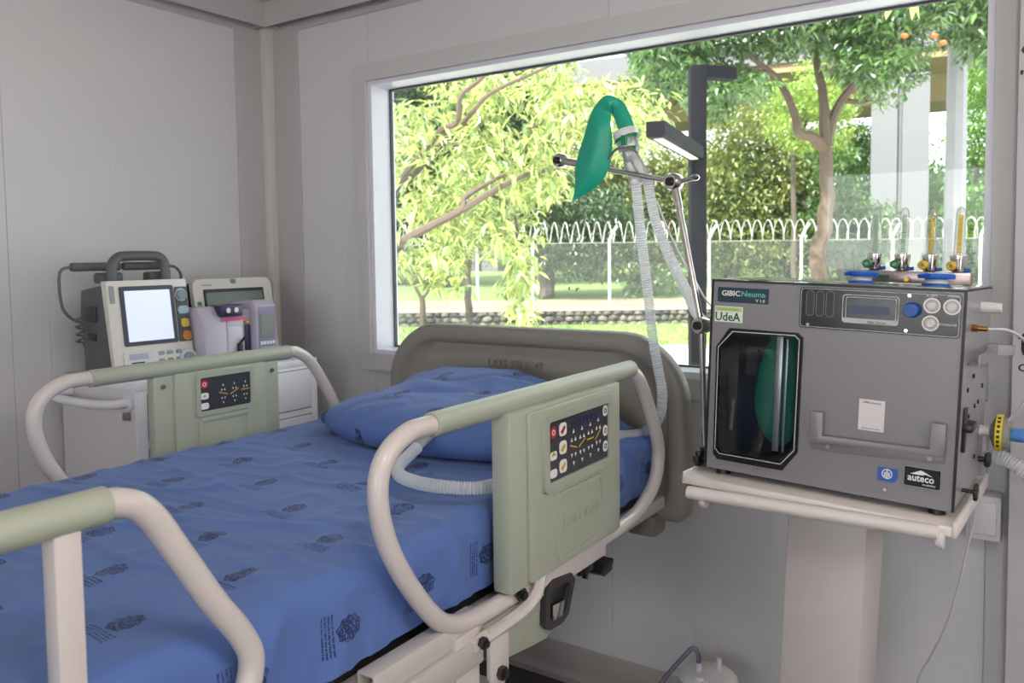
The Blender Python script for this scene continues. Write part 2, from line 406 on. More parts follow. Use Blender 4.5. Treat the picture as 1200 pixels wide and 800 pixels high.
# corner post and cove trims
q = B(); q.box(XL, XL + 0.058, YW - 0.058, YW, 0, ZC, 0.004)
setp(obj('trim_1', q, mat('post_white_paint', (206, 202, 197), 0.5)), 'square corner post', kind='structure')
q = B(); q.prism([(XL, YW - 0.172), (XL + 0.012, YW - 0.172), (XL + 0.016, YW - 0.16), (XL + 0.024, YW - 0.058), (XL, YW - 0.058)], 'z', 0, 2.31, 0.001)
setp(obj('trim_2', q, trim_m), 'grey trim band left of corner post', kind='structure')
q = B(); q.prism([(XL + 0.19, YW), (XL + 0.19, YW - 0.012), (XL + 0.175, YW - 0.016), (XL + 0.058, YW - 0.024), (XL + 0.058, YW)], 'z', 0, 2.31, 0.001)
setp(obj('trim_3', q, trim_m), 'grey trim band right of corner post', kind='structure')
def cove(sg=1, s=0.1): return [(0, 0), (0.012, 0.0)] + [(s - (s - 0.012) * math.cos(a) , s - 0.0 - (s - 0.012) * math.sin(a) + 0.0) for a in [i * PI / 2 / 6 for i in range(7)]][1:-1] + [(s, s - 0.012), (s, s), (0, s)]
cp = cove()
q = B(); q.prism([(XL + a, ZC - 0.1 + b) for (a, b) in cp], 'y', YB, YW)
setp(obj('trim_4', q, trim_m), 'cove trim along left wall top', kind='structure')
q = B(); q.prism([(YW - a, ZC - 0.1 + b) for (a, b) in cp], 'x', XL, XR)
setp(obj('trim_5', q, trim_m), 'cove trim above window', kind='structure')
bp_ = [(0, 0), (0.045, 0), (0.045, 0.018), (0.036, 0.022), (0.022, 0.045), (0.014, 0.10), (0.008, 0.113), (0, 0.113)]
q = B(); q.prism([(YW - a, b) for (a, b) in bp_], 'x', XL, XR)
setp(obj('baseboard_back', q, mat('baseboard_grey', (168, 163, 160), 0.45)), 'grey coved baseboard under window', kind='structure')
q = B(); q.prism([(XL + a, b) for (a, b) in bp_], 'y', YB, YW)
setp(obj('baseboard_left', q, MC['baseboard_grey']), 'grey coved baseboard at left wall', kind='structure')
# window: flange on the wall, reveal, white aluminium sash, pane
win = setp(obj('window_1', B().ring(rrect(OX0 - 0.055, OX1 + 0.05, OZ0 - 0.062, OZ1 + 0.062, 0.004, 1), rrect(OX0, OX1, OZ0, OZ1, 0.002, 1), 'y', YW - 0.028, YW + 0.02), wtrim_m), 'large fixed window with wide grey flange', kind='structure')
q = B(); q.ring(rrect(OX0 + 0.0005, OX1 - 0.0005, OZ0 + 0.0005, OZ1 - 0.0005, 0.002, 1), rrect(OX0 + 0.018, OX1 - 0.018, OZ0 + 0.016, OZ1 - 0.016, 0.002, 1), 'y', YW - 0.012, YG + 0.02)
obj('window_frame', q, alum_m, win)
q = B(); q.ring(rrect(OX0 + 0.016, OX1 - 0.016, OZ0 + 0.014, OZ1 - 0.014, 0.002, 1), rrect(OX0 + 0.024, OX1 - 0.024, OZ0 + 0.022, OZ1 - 0.022, 0.002, 1), 'y', YG - 0.006, YG + 0.008)
obj('glazing_seal', q, mat('grey_rubber_seal', (78, 80, 84), 0.7), win)
q = B(); q.box(OX0 + 0.017, OX1 - 0.017, YG, YG + 0.004, OZ0 + 0.015, OZ1 - 0.015)
obj('pane', q, glass_m, win)
# made-up globe fixtures for the added fill lamps, out of view
for (lx, ly), w_ in zip(FILL_LAMPS, ('nearer the window wall', 'farther from the window wall')):
    t = thing('fill_lamp', 'added white globe fill lamp, ' + w_, 'lamp', (lx, ly, ZC), group='added globe fill lamps')
    obj('base', B().cyl((0, 0, -.03), (0, 0, 0), .07, 20), alum_m, t)
    obj('stem', B().cyl((0, 0, -.16), (0, 0, -.03), .012, 12), alum_m, t)
    g_ = obj('globe', B().sphere((0, 0, -.30), .145, 24), clear_mat('opal_globe', (255, 252, 248), .12, .2, (250, 248, 244), .3), t)

# ================================================================ HOSPITAL BED
BL = Vector((-1.315, 1.0, 0))
bed = thing('hospital_bed', 'electric hospital bed with cream tubular side rails, sage green control panels and taupe headboard', 'bed', BL)
def bo(name, b, m, parent=None, **k): return obj(name, b, m, parent or bed, off=BL, **k)
XN, XF = -0.82, -1.81
loop = [(1.0, 1.134), (1.35, 1.1335), (1.66, 1.134), (1.705, 1.127), (1.75, 1.096), (1.803, 1.022), (1.85, .935), (1.852, .885), (1.828, .838), (1.767, .802), (1.666, .783),
        (1.4, .781), (1.205, .781), (1.08, .784), (1.015, .802), (.972, .838), (.918, .908), (.878, .98), (.862, 1.05), (.876, 1.10), (.925, 1.13)]
floop_far = [(a - (.115 if a > 1.5 else 0), b) for a, b in loop]
def rail_tube(x, yz, grip, nm):
    rail = bo(nm, B().tube(spline([(x, a, b) for a, b in yz], 6, True), 0.016, 14, True), paint_m)
    pts = [(x, grip[0], grip[2]), (x, grip[0] + .001, grip[2]), (x, grip[1] - .001, grip[2]), (x, grip[1], grip[2])]
    bo('grip', B().tube(pts, [0.0185, 0.0198, 0.0198, 0.0185], 20), green_m, rail)
    return rail
def keypad(parent, xs, y0, y1, z0, z1, sgn, cols, full):
    """charcoal membrane keypad on the plane x=xs facing sgn; printed arrows, red stop key, white keys"""
    w, h = y1 - y0, z1 - z0
    X = lambda k: (xs + sgn * 0.0008 * k)
    bo('keypad', B().prism(rrect(y0, y1, z0, z1, 0.006), 'x', xs - sgn * 0.002, X(1)), key_m, parent)
    uy = lambda f: y0 + w * f
    vz = lambda f: z0 + h * f
    red = B().prism(circ(uy(.085), vz(.80 if not full else .80), 0.012 * (1 if not full else .95), 14, 0.011), 'x', X(1), X(2)); bo('key', red, redp_m, parent, label='red key')
    ri = B().ring(circ(uy(.085), vz(.80), 0.0055, 12), circ(uy(.085), vz(.80), 0.0034, 12), 'x', X(2), X(2.5)); bo('key_print', ri, whitep_m, parent)
    ks = [(.085, .45), (.085, .15)] if not full else [(.085, .42), (.085, .13)]
    for a, b in ks: bo('key', B().prism(rrect(uy(a) - .012, uy(a) + .012, vz(b) - .008, vz(b) + .008, .006), 'x', X(1), X(2)), whitep_m, parent, label='white key')
    bo('key_print', B().prism([(uy(.05), vz(.42)), (uy(.085), vz(.50)), (uy(.12), vz(.42))], 'x', X(2), X(2.5)), yellowp_m, parent)
    if full:
        for i, b in enumerate((.80, .50, .19)):
            bo('key', B().prism(rrect(uy(.23) - .0135, uy(.23) + .0135, vz(b) - .0125, vz(b) + .0125, .008), 'x', X(1), X(2)), whitep_m, parent, label='white key')
            bo('key_print', B().prism([(uy(.19), vz(b - .03)), (uy(.25), vz(b + .06)), (uy(.27), vz(b + .02)), (uy(.22), vz(b - .08))], 'x', X(2), X(2.5)), yellowp_m if i else redp_m, parent)
        for b in (.86, .50, .22):
            bo('key', B().prism(rrect(uy(.945) - .0095, uy(.945) + .0095, vz(b) - .011, vz(b) + .011, .008), 'x', X(1), X(2)), whitep_m, parent, label='white key')
            bo('key_print', B().ring(circ(uy(.945), vz(b), .0055, 12), circ(uy(.945), vz(b), .003, 12), 'x', X(2), X(2.5)), key_m, parent)
        text('lettering', 'LOS PINOS', navyp_m, parent, (X(1.2), uy(.37), vz(.77)), (0, sgn, 0), (0, 0, 1), w * .44, h * .13, off=BL)
    tri = B(); c0, c1 = (.40, .82) if full else (.45, .90)
    for i in range(cols):
        cy = uy(c0 + (c1 - c0) * i / (cols - 1))
        dz = (0.0, .0, .01, .03)[i] * h if full else 0
        for (base, sg) in ((.60, 1), (.26, -1)):
            zb = vz(base) + dz * 1.4
            for (oy, oz) in ((0, .10), (-.03, -.04), (.03, -.04)):
                a, b = cy + oy * w, zb + sg * oz * h
                e, f = .016 * w, .055 * h * sg
                tri.prism([(a - e, b - f * .5), (a + e, b - f * .5), (a, b + f * .7)], 'x', X(1), X(1.6))
    bo('key_print', tri, whitep_m, parent, label='white arrow marks', kind='stuff')
    yl = B()
    for i in range(cols):
        cy = uy(c0 + (c1 - c0) * i / (cols - 1)); zz = vz(.43 + (.0, .01, .02, .05)[i]); tl = (-.004, .006, .0, .010)[i]
        yl.prism([(cy - .013, zz - tl), (cy + .013, zz + tl), (cy + .013, zz + tl + .003), (cy - .013, zz - tl + .003)], 'x', X(1), X(1.6))
    bo('key_print', yl, yellowp_m, parent, label='yellow curve marks', kind='stuff')

# near head rail with its control panel
rail = rail_tube(XN, loop, (0.985, 1.70, 1.134), 'side_rail')
xo = XN + 0.03
bo('panel_housing', B().box(XN - 0.012, xo, 1.162, 1.588, 0.80, 1.123, 0.006), green_m, rail)
bo('panel_cover', B().prism(rrect(1.212, 1.556, 0.806, 1.116, 0.008), 'x', xo - 0.002, xo + 0.009, 0.004), green_m, rail)
bo('panel_frame', B().ring(rrect(1.250, 1.523, 0.960, 1.107, 0.014), rrect(1.268, 1.506, 0.978, 1.091, 0.006), 'x', xo + 0.008, xo + 0.016), green_m, rail)
keypad(rail, xo + 0.0105, 1.267, 1.507, 0.977, 1.092, 1, 4, True)
bo('panel_ridge', B().ring(rrect(1.302, 1.484, 0.818, 0.950, 0.012), rrect(1.310, 1.476, 0.826, 0.942, 0.009), 'x', xo + 0.008, xo + 0.0125), green_m, rail)
text('lettering', 'Los Pinos', green_m, rail, (xo + 0.0088, 1.325, 0.878), (0, 1, 0), (0, 0, 1), 0.14, 0.026, 0.0022, off=BL)
bo('rail_clamp', B().box(XN - 0.012, XN + 0.024, 1.25, 1.53, 0.758, 0.806, 0.004), paint_m, rail)
# far head rail
rail2 = rail_tube(XF, floop_far, (0.985, 1.555, 1.133), 'side_rail')
xo = XF + 0.008
bo('panel_housing', B().box(XF - 0.02, xo, 1.135, 1.512, 0.80, 1.122, 0.004), green_m, rail2)
bo('panel_cover', B().prism(rrect(1.187, 1.463, 0.806, 1.118, 0.005), 'x', xo - 0.002, xo + 0.007, 0.003), green_m, rail2)
bo('panel_frame', B().ring(rrect(1.243, 1.420, 1.002, 1.112, 0.01), rrect(1.255, 1.408, 1.014, 1.099, 0.005), 'x', xo + 0.006, xo + 0.013), green_m, rail2)
keypad(rail2, xo + 0.008, 1.255, 1.408, 1.014, 1.099, 1, 3, False)
q = B(); q.box(xo + .005, xo + .011, 1.255, 1.402, .985, 1.0, .003).box(xo + .005, xo + .010, 1.250, 1.262, .91, .99, .002).box(xo + .005, xo + .010, 1.393, 1.405, .91, .99, .002)
bo('panel_ridge', q, green_m, rail2)
for yy in (1.16, 1.488): bo('screw', B().cyl((xo - .002, yy, 1.09), (xo + .004, yy, 1.09), .006, 12), steel_m, rail2)
bo('rail_clamp', B().box(XF - 0.024, XF + 0.012, 1.17, 1.52, 0.758, 0.806, 0.004), paint_m, rail2)
# foot rails
floop = [(-0.10, 1.146), (.10, 1.146), (.42, 1.146), (.475, 1.143), (.506, 1.122), (.54, 1.068), (.582, .998), (.618, .945), (.633, .905), (.618, .86), (.575, .822), (.5, .80), (.2, .795), (-.1, .797), (-.2, .82), (-.24, .88), (-.23, .98), (-.20, 1.08), (-.16, 1.13)]
for x, lab in ((XN, 'near'), (XF, 'far')):
    r = rail_tube(x, floop, (-.08, .458, 1.146), 'side_rail')
    for yy in (.398, .05): bo('rail_post', B().box(x - .014, x + .012, yy, yy + .028, .80, 1.14, .003), paint_m, r)
    bo('rail_clamp', B().box(x - 0.018, x + 0.018, .08, .48, 0.776, 0.815, 0.004), paint_m, r)

# headboard: nested outlines give the rim, the groove and the face
def hb_outline(d, n=10):
    hw, r = 0.511 - d, max(0.19 - d * 0.8, 0.05); zt, zb = 1.183 - d, 0.692 + min(d, 0.2); rb = 0.035
    pts = []
    for (cx, cz, a0, rr) in ((hw - r, zt - r, 0, r), (-hw + r, zt - r, PI / 2, r), (-hw + rb, zb + rb, PI, rb), (hw - rb, zb + rb, 1.5 * PI, rb)):
        for i in range(n + 1):
            a = a0 + PI / 2 * i / n; x = cx + rr * math.cos(a); z = cz + rr * math.sin(a)
            if z > zt - 0.02: z += 0.006 * (1 - (x / hw) ** 2)
            pts.append((x, z))
    return pts
HX, HY = -1.308, 1.972
prof = [(0.012, 0.052), (0.0, 0.044), (0.0, 0.016), (0.005, 0.006), (0.016, 0.0), (0.040, 0.0), (0.050, 0.004), (0.056, 0.012), (0.080, 0.013), (0.090, 0.012), (0.096, 0.008), (0.12, 0.007), (0.20, 0.007)]
q = B(); q.loft([[(HX + x, HY + y, z) for x, z in hb_outline(d)] for d, y in prof])
hb = bo('headboard', q, head_m, angle=50)
text('lettering', 'LOS PINOS', head_m, hb, (-1.420, HY + 0.0075, 1.068), (1, 0, 0), (0, 0, 1), 0.190, 0.024, 0.0055, off=BL, bold=True)
q = B().ring(circ(-1.232, 1.083, .005, 12), circ(-1.232, 1.083, .0035, 12), 'y', HY + .004, HY + .008)
bo('lettering', q, head_m, hb)
for sx in (-1, 1):
    x0 = HX + sx * 0.40
    bo('headboard_mount', B().box(x0 - .04, x0 + .04, HY - 0.035, HY + .045, .655, .715, .012), mat('taupe_mount', (120, 115, 108), .5), hb)
# deck, side beams and undercarriage
q = B()
q.box(-1.755, -.875, -.05, 1.955, .770, .798)
bo('mattress_deck', q, mat('black_deck_board', (28, 28, 32), .6))
def sqtube(x0, x1, y0, y1, z0, z1, open_end=None):
    q = B(); q.box(x0, x1, y0, y1, z0, z1, .003)
    return q
# rectangular side tube with an open end (near side)
q = B(); X0, X1, Z0, Z1 = -.800, -.766, .806, .846
X0, X1, Z0, Z1 = -.846, -.812, .757, .795
q.ring(rrect(X0, X1, Z0, Z1, .003, 2), rrect(X0 + .004, X1 - .004, Z0 + .004, Z1 - .004, .002, 2), 'y', .838, 1.10)
bo('side_beam', q, frame_m)
bo('side_beam', B().box(-1.817, -1.783, .838, 1.90, .757, .795, .003), frame_m)
for x0 in (-.874, -1.789): bo('deck_rail', B().box(x0, x0 + .03, -.05, 1.95, .740, .772, .003), frame_m)
for x0 in (-1.02, -1.66): bo('main_beam', B().box(x0, x0 + .05, -.10, 1.93, .665, .730, .004), frame_m)
for x0 in (-.842, -1.838): bo('side_channel', B().box(x0, x0 + .042, -.05, 1.09, .712, .757, .004), frame_m)
for yy in (-.09, .55, 1.0, 1.88): bo('cross_beam', B().box(-1.72, -.90, yy, yy + .045, .700, .745, .003), frame_m)
# lever plates, bolts and rail brackets under the near rail
def bolt(p, r=.012, d=(1, 0, 0), parent=None):
    p = Vector(p); d = Vector(d)
    bo('bolt', B().cyl(p, p + d * .010, r, 6).cyl(p + d * .004, p + d * .015, r * .55, 12), darkmetal_m, parent)
arm = bo('lift_plate', B().prism([(1.02, .775), (1.085, .775), (1.085, .60), (1.10, .545), (1.06, .51), (1.0, .51), (1.02, .60)], 'x', -.815, -.806, .002), paint_m)
bolt((-.806, 1.055, .565), .018, parent=arm)
arm2 = bo('lift_plate', B().box(-.90, -.89, .99, 1.04, .48, .70, .002), frame_m)
rb_ = bo('rail_bracket', B().tube(spline([(-.80, 1.06, .752), (-.80, 1.12, .752), (-.797, 1.20, .757), (-.794, 1.245, .775), (-.794, 1.262, .812)], 5), .013, 8), paint_m)
bo('rail_bracket', B().prism([(1.095, .765), (1.15, .765), (1.15, .68), (1.135, .655), (1.11, .655), (1.095, .68)], 'x', -.80, -.79, .002), paint_m)
bolt((-.79, 1.122, .682), .012); bolt((-.79, 1.068, .757), .010); bolt((-.80, 1.20, .79), .012)
# control box cover with cable release lever
cb = bo('motor_cover', B().prism([(1.10, .765), (1.385, .765), (1.362, .688), (1.30, .664), (1.245, .670), (1.135, .686), (1.11, .71)], 'x', -.87, -.804, .008), green_m)
bo('cover_flap', B().prism([(1.125, .757), (1.262, .757), (1.232, .715), (1.20, .700), (1.125, .706)], 'x', -.806, -.800, .003), green_m, cb)
poly = [(1.277, .773), (1.308, .781), (1.373, .772), (1.386, .755), (1.358, .696), (1.332, .686), (1.287, .69), (1.272, .704)]
cxp = sum(p[0] for p in poly) / 8; czp = sum(p[1] for p in poly) / 8
inner = [(cxp + (a - cxp) * .68, czp + (b - czp) * .68) for a, b in poly]
bo('lever_bezel', B().ring(poly, inner, 'x', -.803, -.790), mat('charcoal_rubber', (52, 50, 50), .5), cb)
bo('lever_recess', B().prism([(cxp + (a - cxp) * .72, czp + (b - czp) * .72) for a, b in poly], 'x', -.804, -.7995), dark_m, cb)
bo('release_lever', B().prism([(1.298, .704), (1.335, .700), (1.344, .730), (1.300, .734)], 'x', -.80, -.789, .003), chrome_m, cb)
bo('cable_hook', B().tube([(-.82, 1.44, .765), (-.82, 1.455, .738), (-.82, 1.485, .733), (-.82, 1.478, .718)], .007, 8).box(-.835, -.81, 1.46, 1.50, .732, .758, .004), dark_m)
bo('bumper', B().prism([(1.53, .712), (1.56, .722), (1.595, .726), (1.585, .702), (1.55, .70)], 'x', -.85, -.81, .004), dark_m)
# lifting columns, base frame, castors
for yy in (.35, 1.55):
    bo('lifting_column', B().box(-1.40, -1.23, yy - .06, yy + .06, .20, .70, .01).box(-1.42, -1.21, yy - .075, yy + .075, .17, .40, .01), frame_m)
for x0 in (-1.70, -.97): bo('base_beam', B().box(x0, x0 + .05, -.05, 1.85, .15, .21, .005), frame_m)
for yy in (.0, .33, 1.53, 1.78): bo('base_beam', B().box(-1.70, -.92, yy, yy + .05, .155, .205, .005), frame_m)
for x0 in (-1.675, -.945):
    for yy in (.02, 1.80):
        cs = bo('caster', B().lathe([(.002, -.02), (.06, -.02), (.068, -.012), (.068, .012), (.06, .02), (.002, .02)], (x0, yy, .068), 'x', 24), dark_m)
        bo('fork', B().box(x0 - .03, x0 - .023, yy - .03, yy + .03, .06, .16, .003).box(x0 + .023, x0 + .03, yy - .03, yy + .03, .06, .16, .003).box(x0 - .03, x0 + .03, yy - .03, yy + .03, .15, .158), frame_m, cs)
bo('foot_board', B().prism(rrect(-1.80, -.83, .70, 1.10, .08, 8), 'y', -.33, -.29, .01), head_m)

# ---------------------------------------------------------------- mattress under the fitted sheet
def sheet_grid(name, fn, nu, nv, m, parent=None, off=None):
    bm = bmesh.new(); uvl = bm.loops.layers.uv.new('UVMap')
    g = [[None] * (nv + 1) for _ in range(nu + 1)]; uvd = {}
    for i in range(nu + 1):
        for j in range(nv + 1):
            p, uv = fn(i / nu, j / nv); v = bm.verts.new(p); g[i][j] = v; uvd[v] = uv
    for i in range(nu):
        for j in range(nv): bm.faces.new((g[i][j], g[i + 1][j], g[i + 1][j + 1], g[i][j + 1]))
    for f in bm.faces:
        for l in f.loops: l[uvl].uv = uvd[l.vert]
    bmesh.ops.recalc_face_normals(bm, faces=bm.faces)
    return bm, g
XA, XB, ZT, ZB, RR = -1.775, -.857, .938, .800, .035
segs = []  # outline of the cross section
for k in range(10): segs.append((XA, ZB + (ZT - RR - ZB) * k / 10, XA - RR - (ZT - RR - ZB) * (1 - k / 10)))
for k in range(7):
    a = PI - PI / 2 * k / 6; segs.append((XA + RR + RR * math.cos(a), ZT - RR + RR * math.sin(a), XA + RR * (k / 6) * 1.0))
nt = 96
for k in range(1, nt): segs.append((XA + RR + (XB - XA - 2 * RR) * k / nt, ZT, XA + RR + (XB - XA - 2 * RR) * k / nt))
for k in range(7):
    a = PI / 2 - PI / 2 * k / 6; segs.append((XB - RR + RR * math.cos(a), ZT - RR + RR * math.sin(a), XB - RR + RR * 1.57 * k / 6))
for k in range(1, 15): segs.append((XB, ZT - RR - (ZT - RR - ZB) * k / 14, XB + RR * .57 + (ZT - RR - ZB) * k / 14))
def fold(x, y, s):
    """soft pull folds of the fitted sheet"""
    h = 0.0
    n1 = noise.noise(Vector((s * 2.2 + y * 1.3, y * 7.5 - s * 2.0, 3.1))); h += 0.006 * (1 - min(1, abs(n1) * 4.6)) ** 2
    n2 = noise.noise(Vector((s * 5 - y * 2.5, y * 13 + s * 3, 9.7))); h += 0.004 * (1 - min(1, abs(n2) * 4.5)) ** 2
    h += 0.0035 * noise.noise(Vector((s * 2.4, y * 2.4, 1.3)))
    e = max(0, 1 - (XB - x) / .28)
    n3 = noise.noise(Vector((s * 3.0 + y * 4.0, y * 9, 5.5))); h += 0.009 * e * (1 - min(1, abs(n3) * 3)) ** 2
    return h
Y0, Y1 = -.06, 1.956
def mfn(u, v):
    i = min(len(segs) - 1, int(round(u * (len(segs) - 1)))); x, z, s = segs[i]; y = Y0 + (Y1 - Y0) * v
    cx = (XA + XB) / 2; nx = max(-1, min(1, (x - cx) / (.5 * (XB - XA)))) ** 15; nz = 1 - abs(nx) * .999
    top = max(0, min(1, (z - ZB) / (ZT - ZB)))
    h = fold(x, y, s)
    z2 = z + h * (nz if z > ZT - RR - .001 else 0.0) * top
    x2 = x + (h - .004) * (1 if x > cx else -1) * (1 - nz) * .9
    e = min(y - Y0, Y1 - y); z2 -= (max(0, .03 - e) ** 2) * 30 * top if e < .03 else 0
    # long crease pressed across the bed
    z2 -= 0.003 * math.exp(-((y - (.93 + .12 * (s + 1.3))) / .008) ** 2) * nz
    return Vector((x2, y, z2)), (s, y)
bm, g = sheet_grid('mattress', mfn, len(segs) - 1, 250, sheet_m)
for j in (0, 250):
    bm.faces.new([g[i][j] for i in range(len(segs))])
bm.faces.new([g[0][j] for j in range(251)] + [g[-1][j] for j in range(250, -1, -1)])
mt = obj('mattress', bm, sheet_m, angle=60)
setp(mt, 'bed mattress in a blue fitted sheet stamped with dark crests', 'mattress')

# ---------------------------------------------------------------- pillow
# corners of the pillow (front-left tip raised, back edge propped on the headboard)
PC = {(-1, -1): Vector((-1.625, 1.490, .978)), (1, -1): Vector((-.925, 1.480, .962)), (-1, 1): Vector((-1.665, 1.915, .985)), (1, 1): Vector((-.915, 1.920, .968))}
def pfn_make(side):
    def f(u, v):
        a, b = u * 2 - 1, v * 2 - 1
        p = (PC[-1, -1] * (1 - u) * (1 - v) + PC[1, -1] * u * (1 - v) + PC[-1, 1] * (1 - u) * v + PC[1, 1] * u * v)
        # front edge bellies out towards the foot of the bed, sides pull in
        p += Vector((0, -.085 * (1 - a * a) * max(0, -b), -.018 * (1 - a ** 4) * max(0, -b)))
        p += Vector((-.020 * a * (1 - b * b), 0, .045 * (1 - (a + .25) ** 2) * max(0, b)))
        ea, eb = max(0, 1 - abs(a) ** 3.0), max(0, 1 - abs(b) ** 4.0)
        th = .094 * ea ** .55 * eb ** .5
        w = noise.noise(Vector((p.x * 6, p.y * 9, 2 + side * 4))); w2 = noise.noise(Vector((p.x * 14 + p.y * 7, p.y * 16, 7 + side)))
        crease = .006 * (1 - min(1, abs(noise.noise(Vector((p.x * 5 + p.y * 3, p.y * 8 - p.x * 3, 4)))) * 4)) ** 2
        k = min(1, th / .05)
        z2 = p.z + side * th * (.92 if side > 0 else .5) + side * (.012 * w + .006 * w2 - crease) * k
        y2 = p.y - (.030 * k * (abs(b) ** 2) if b < 0 and side > 0 else 0)
        return Vector((p.x, min(y2, 1.955), max(z2, .947 if side > 0 else .944))), (p.x + .05, p.y * 1.0 + .04)
    return f
bm1, g1 = sheet_grid('p', pfn_make(1), 56, 44, sheet_m); bm2, g2 = sheet_grid('p', pfn_make(-1), 56, 44, sheet_m)
me = bpy.data.meshes.new('t'); bm2.to_mesh(me); bm2.free(); bm1.from_mesh(me); bpy.data.meshes.remove(me)
bmesh.ops.remove_doubles(bm1, verts=bm1.verts, dist=.0015)
pil = obj('pillow', bm1, sheet_m, angle=75)
setp(pil, 'blue pillow leaning against the taupe headboard', 'pillow')

# ================================================================ CABINET AND MONITORS AT THE LEFT WALL
CX0, CX1, CY0, CY1, CZ = -2.715, -2.285, 1.385, 2.095, 1.03
CL = Vector((-2.5, 1.74, 0))
cab = thing('drawer_cabinet', 'white medical drawer cabinet with side push handle against the left wall', 'cabinet', CL)
def co(name, b, m, parent=None, **k): return obj(name, b, m, parent or cab, off=CL, **k)
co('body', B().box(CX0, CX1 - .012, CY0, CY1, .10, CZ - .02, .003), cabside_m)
co('cabinet_top', B().box(CX0, CX1, CY0 - .003, CY1 + .003, CZ - .026, CZ, .004), cab_m)
co('front_frame', B().box(CX1 - .014, CX1, CY0, CY1, .10, CZ - .026, .002), cab_m)
zz = .992
for h in (.140, .16, .16, .16, .19):
    d = co('drawer', B().box(CX1 - .004, CX1 + .006, CY0 + .035, CY1 - .035, zz - h, zz, .003), cab_m)
    co('shadow_gap', B().ring(rrect(CY0 + .032, CY1 - .032, zz - h - .003, zz + .003, .002, 1), rrect(CY0 + .0352, CY1 - .0352, zz - h + .0002, zz - .0002, .002, 1), 'x', CX1 - .002, CX1 + .0015), mat('drawer_gap_grey', (120, 118, 124), .7), d)
    zz -= h + .027
co('lock', B().box(CX1 - .002, CX1 + .012, CY0 + .045, CY0 + .075, .994, 1.018, .003), mat('lock_blue_grey', (62, 72, 98), .4))
hn = co('push_handle', B().tube(spline([(CX0 + .06, CY0 + .002, .975), (CX0 + .055, CY0 - .03, .975), (CX0 + .07, CY0 - .06, .973), (CX0 + .15, CY0 - .078, .970), (CX1 - .14, CY0 - .075, .968), (CX1 - .06, CY0 - .055, .968), (CX1 - .045, CY0 - .03, .968), (CX1 - .043, CY0 + .002, .968)], 6), .0135, 14), cab_m)
co('flange', B().cyl((CX1 - .043, CY0 - .008, .968), (CX1 - .043, CY0 + .001, .968), .026, 20), cab_m, hn)
co('latch', B().box(CX1 - .065, CX1 - .035, CY0 - .010, CY0 + .001, .915, .938, .002).cyl((CX1 - .05, CY0 - .016, .922), (CX1 - .05, CY0, .922), .007, 10), steel_m)
for x in (CX0 + .06, CX1 - .06):
    for y in (CY0 + .07, CY1 - .07):
        c_ = co('caster', B().lathe([(.002, -.014), (.045, -.014), (.05, -.006), (.05, .006), (.045, .014), (.002, .014)], (x, y, .05), 'x', 20), dark_m)
        co('fork', B().box(x - .02, x + .02, y - .02, y + .02, .09, .102, .002), steel_m, c_)

# defibrillator monitor: local frame, front face looks along +x, leans back
def frame_at(loc, yaw): return Matrix.Translation(loc) @ Matrix.Rotation(yaw, 4, 'Z')
DM = frame_at((-2.46, 1.535, CZ + .002), -0.06)
df = thing('defibrillator', 'grey and cream defibrillator monitor with lit blank screen and carry handle', 'medical monitor', M=DM)
body_m = mat('defib_dark_grey', (92, 94, 96), .5); cream_m = mat('warm_white_plastic', (222, 218, 212), .45)
tl = lambda z: .055 - .25 * (z) * .55                    # x of the leaning front at height z
w2 = .136
q = B(); q.prism([(-.15, 0.0), (tl(0) - .02, 0.0), (tl(.29) - .02, .29), (-.16, .27), (-.17, .20)], 'y', -w2 + .003, w2 - .003, .012)
obj('body', q, body_m, df)
q = B(); q.prism([(tl(0) - .022, 0.0), (tl(0), 0.0), (tl(.30), .300), (tl(.30) - .035, .300)], 'y', -w2, w2, .007)
fr = obj('front_panel', q, cream_m, df)
def fplate(name, y0, y1, z0, z1, t0, t1, m, parent, r=.004, shape=None):
    """flat rounded plate lying on the leaning front: u=y, v=z"""
    b = B(); poly = shape or rrect(y0, y1, z0, z1, r, 3); n = len(poly)
    lo = [(tl(z) + t0, y, z) for y, z in poly]; hi = [(tl(z) + t1, y, z) for y, z in poly]
    b.loft([lo, hi]); return obj(name, b, m, parent)
bz = fplate('screen_bezel', -.097, .082, .095, .282, -.002, .004, mat('bezel_slate', (58, 62, 72), .4), df, .006)
fplate('screen', -.083, .068, .108, .268, .003, .0052, mat('lit_blank_screen', (215, 222, 250), .3, emit=((206, 216, 252), 0.31)), df, .002)
ctl = fplate('control_strip', .087, .131, .095, .275, -.002, .002, mat('control_strip_dark', (70, 74, 80), .45), df, .004)
def knob_on(y, z, r, m, parent, t=.012): return fplate('knob', 0, 0, 0, 0, .001, t, m, parent, shape=circ(y, z, r, 18))
fplate('dial_plate', .0885, .1295, .227, .270, .001, .003, mat('pale_grey_plate', (196, 200, 202), .4), df, .02)
knob_on(.109, .248, .017, mat('dial_grey_blue', (120, 140, 150), .4), df)
fplate('key', .092, .129, .186, .212, .001, .006, mat('pale_blue_key', (158, 186, 206), .4), df, .010)
fplate('key', .098, .126, .142, .170, .001, .006, mat('yellow_key', (206, 178, 70), .4), df, .008)
knob_on(.114, .114, .016, mat('orange_key', (196, 130, 42), .4), df, .007)
for i in range(3):
    for j in range(3): fplate('key', .010 + i * .030, .029 + i * .030, .058 - j * .024, .071 - j * .024, .000, .004, mat('teal_grey_key', (138, 164, 170), .4) if (i, j) != (1, 1) else mat('tan_key', (170, 140, 96), .4), df, .005)
knob_on(.112, .040, .030, cream_m, df, .005); knob_on(.112, .040, .019, mat('jog_dial_blue', (132, 156, 164), .4), df, .012)
fplate('printer_door', -.105, -.012, -.0 + .004, .078, -.001, .004, mat('printer_door_white', (214, 212, 208), .45), df, .004)
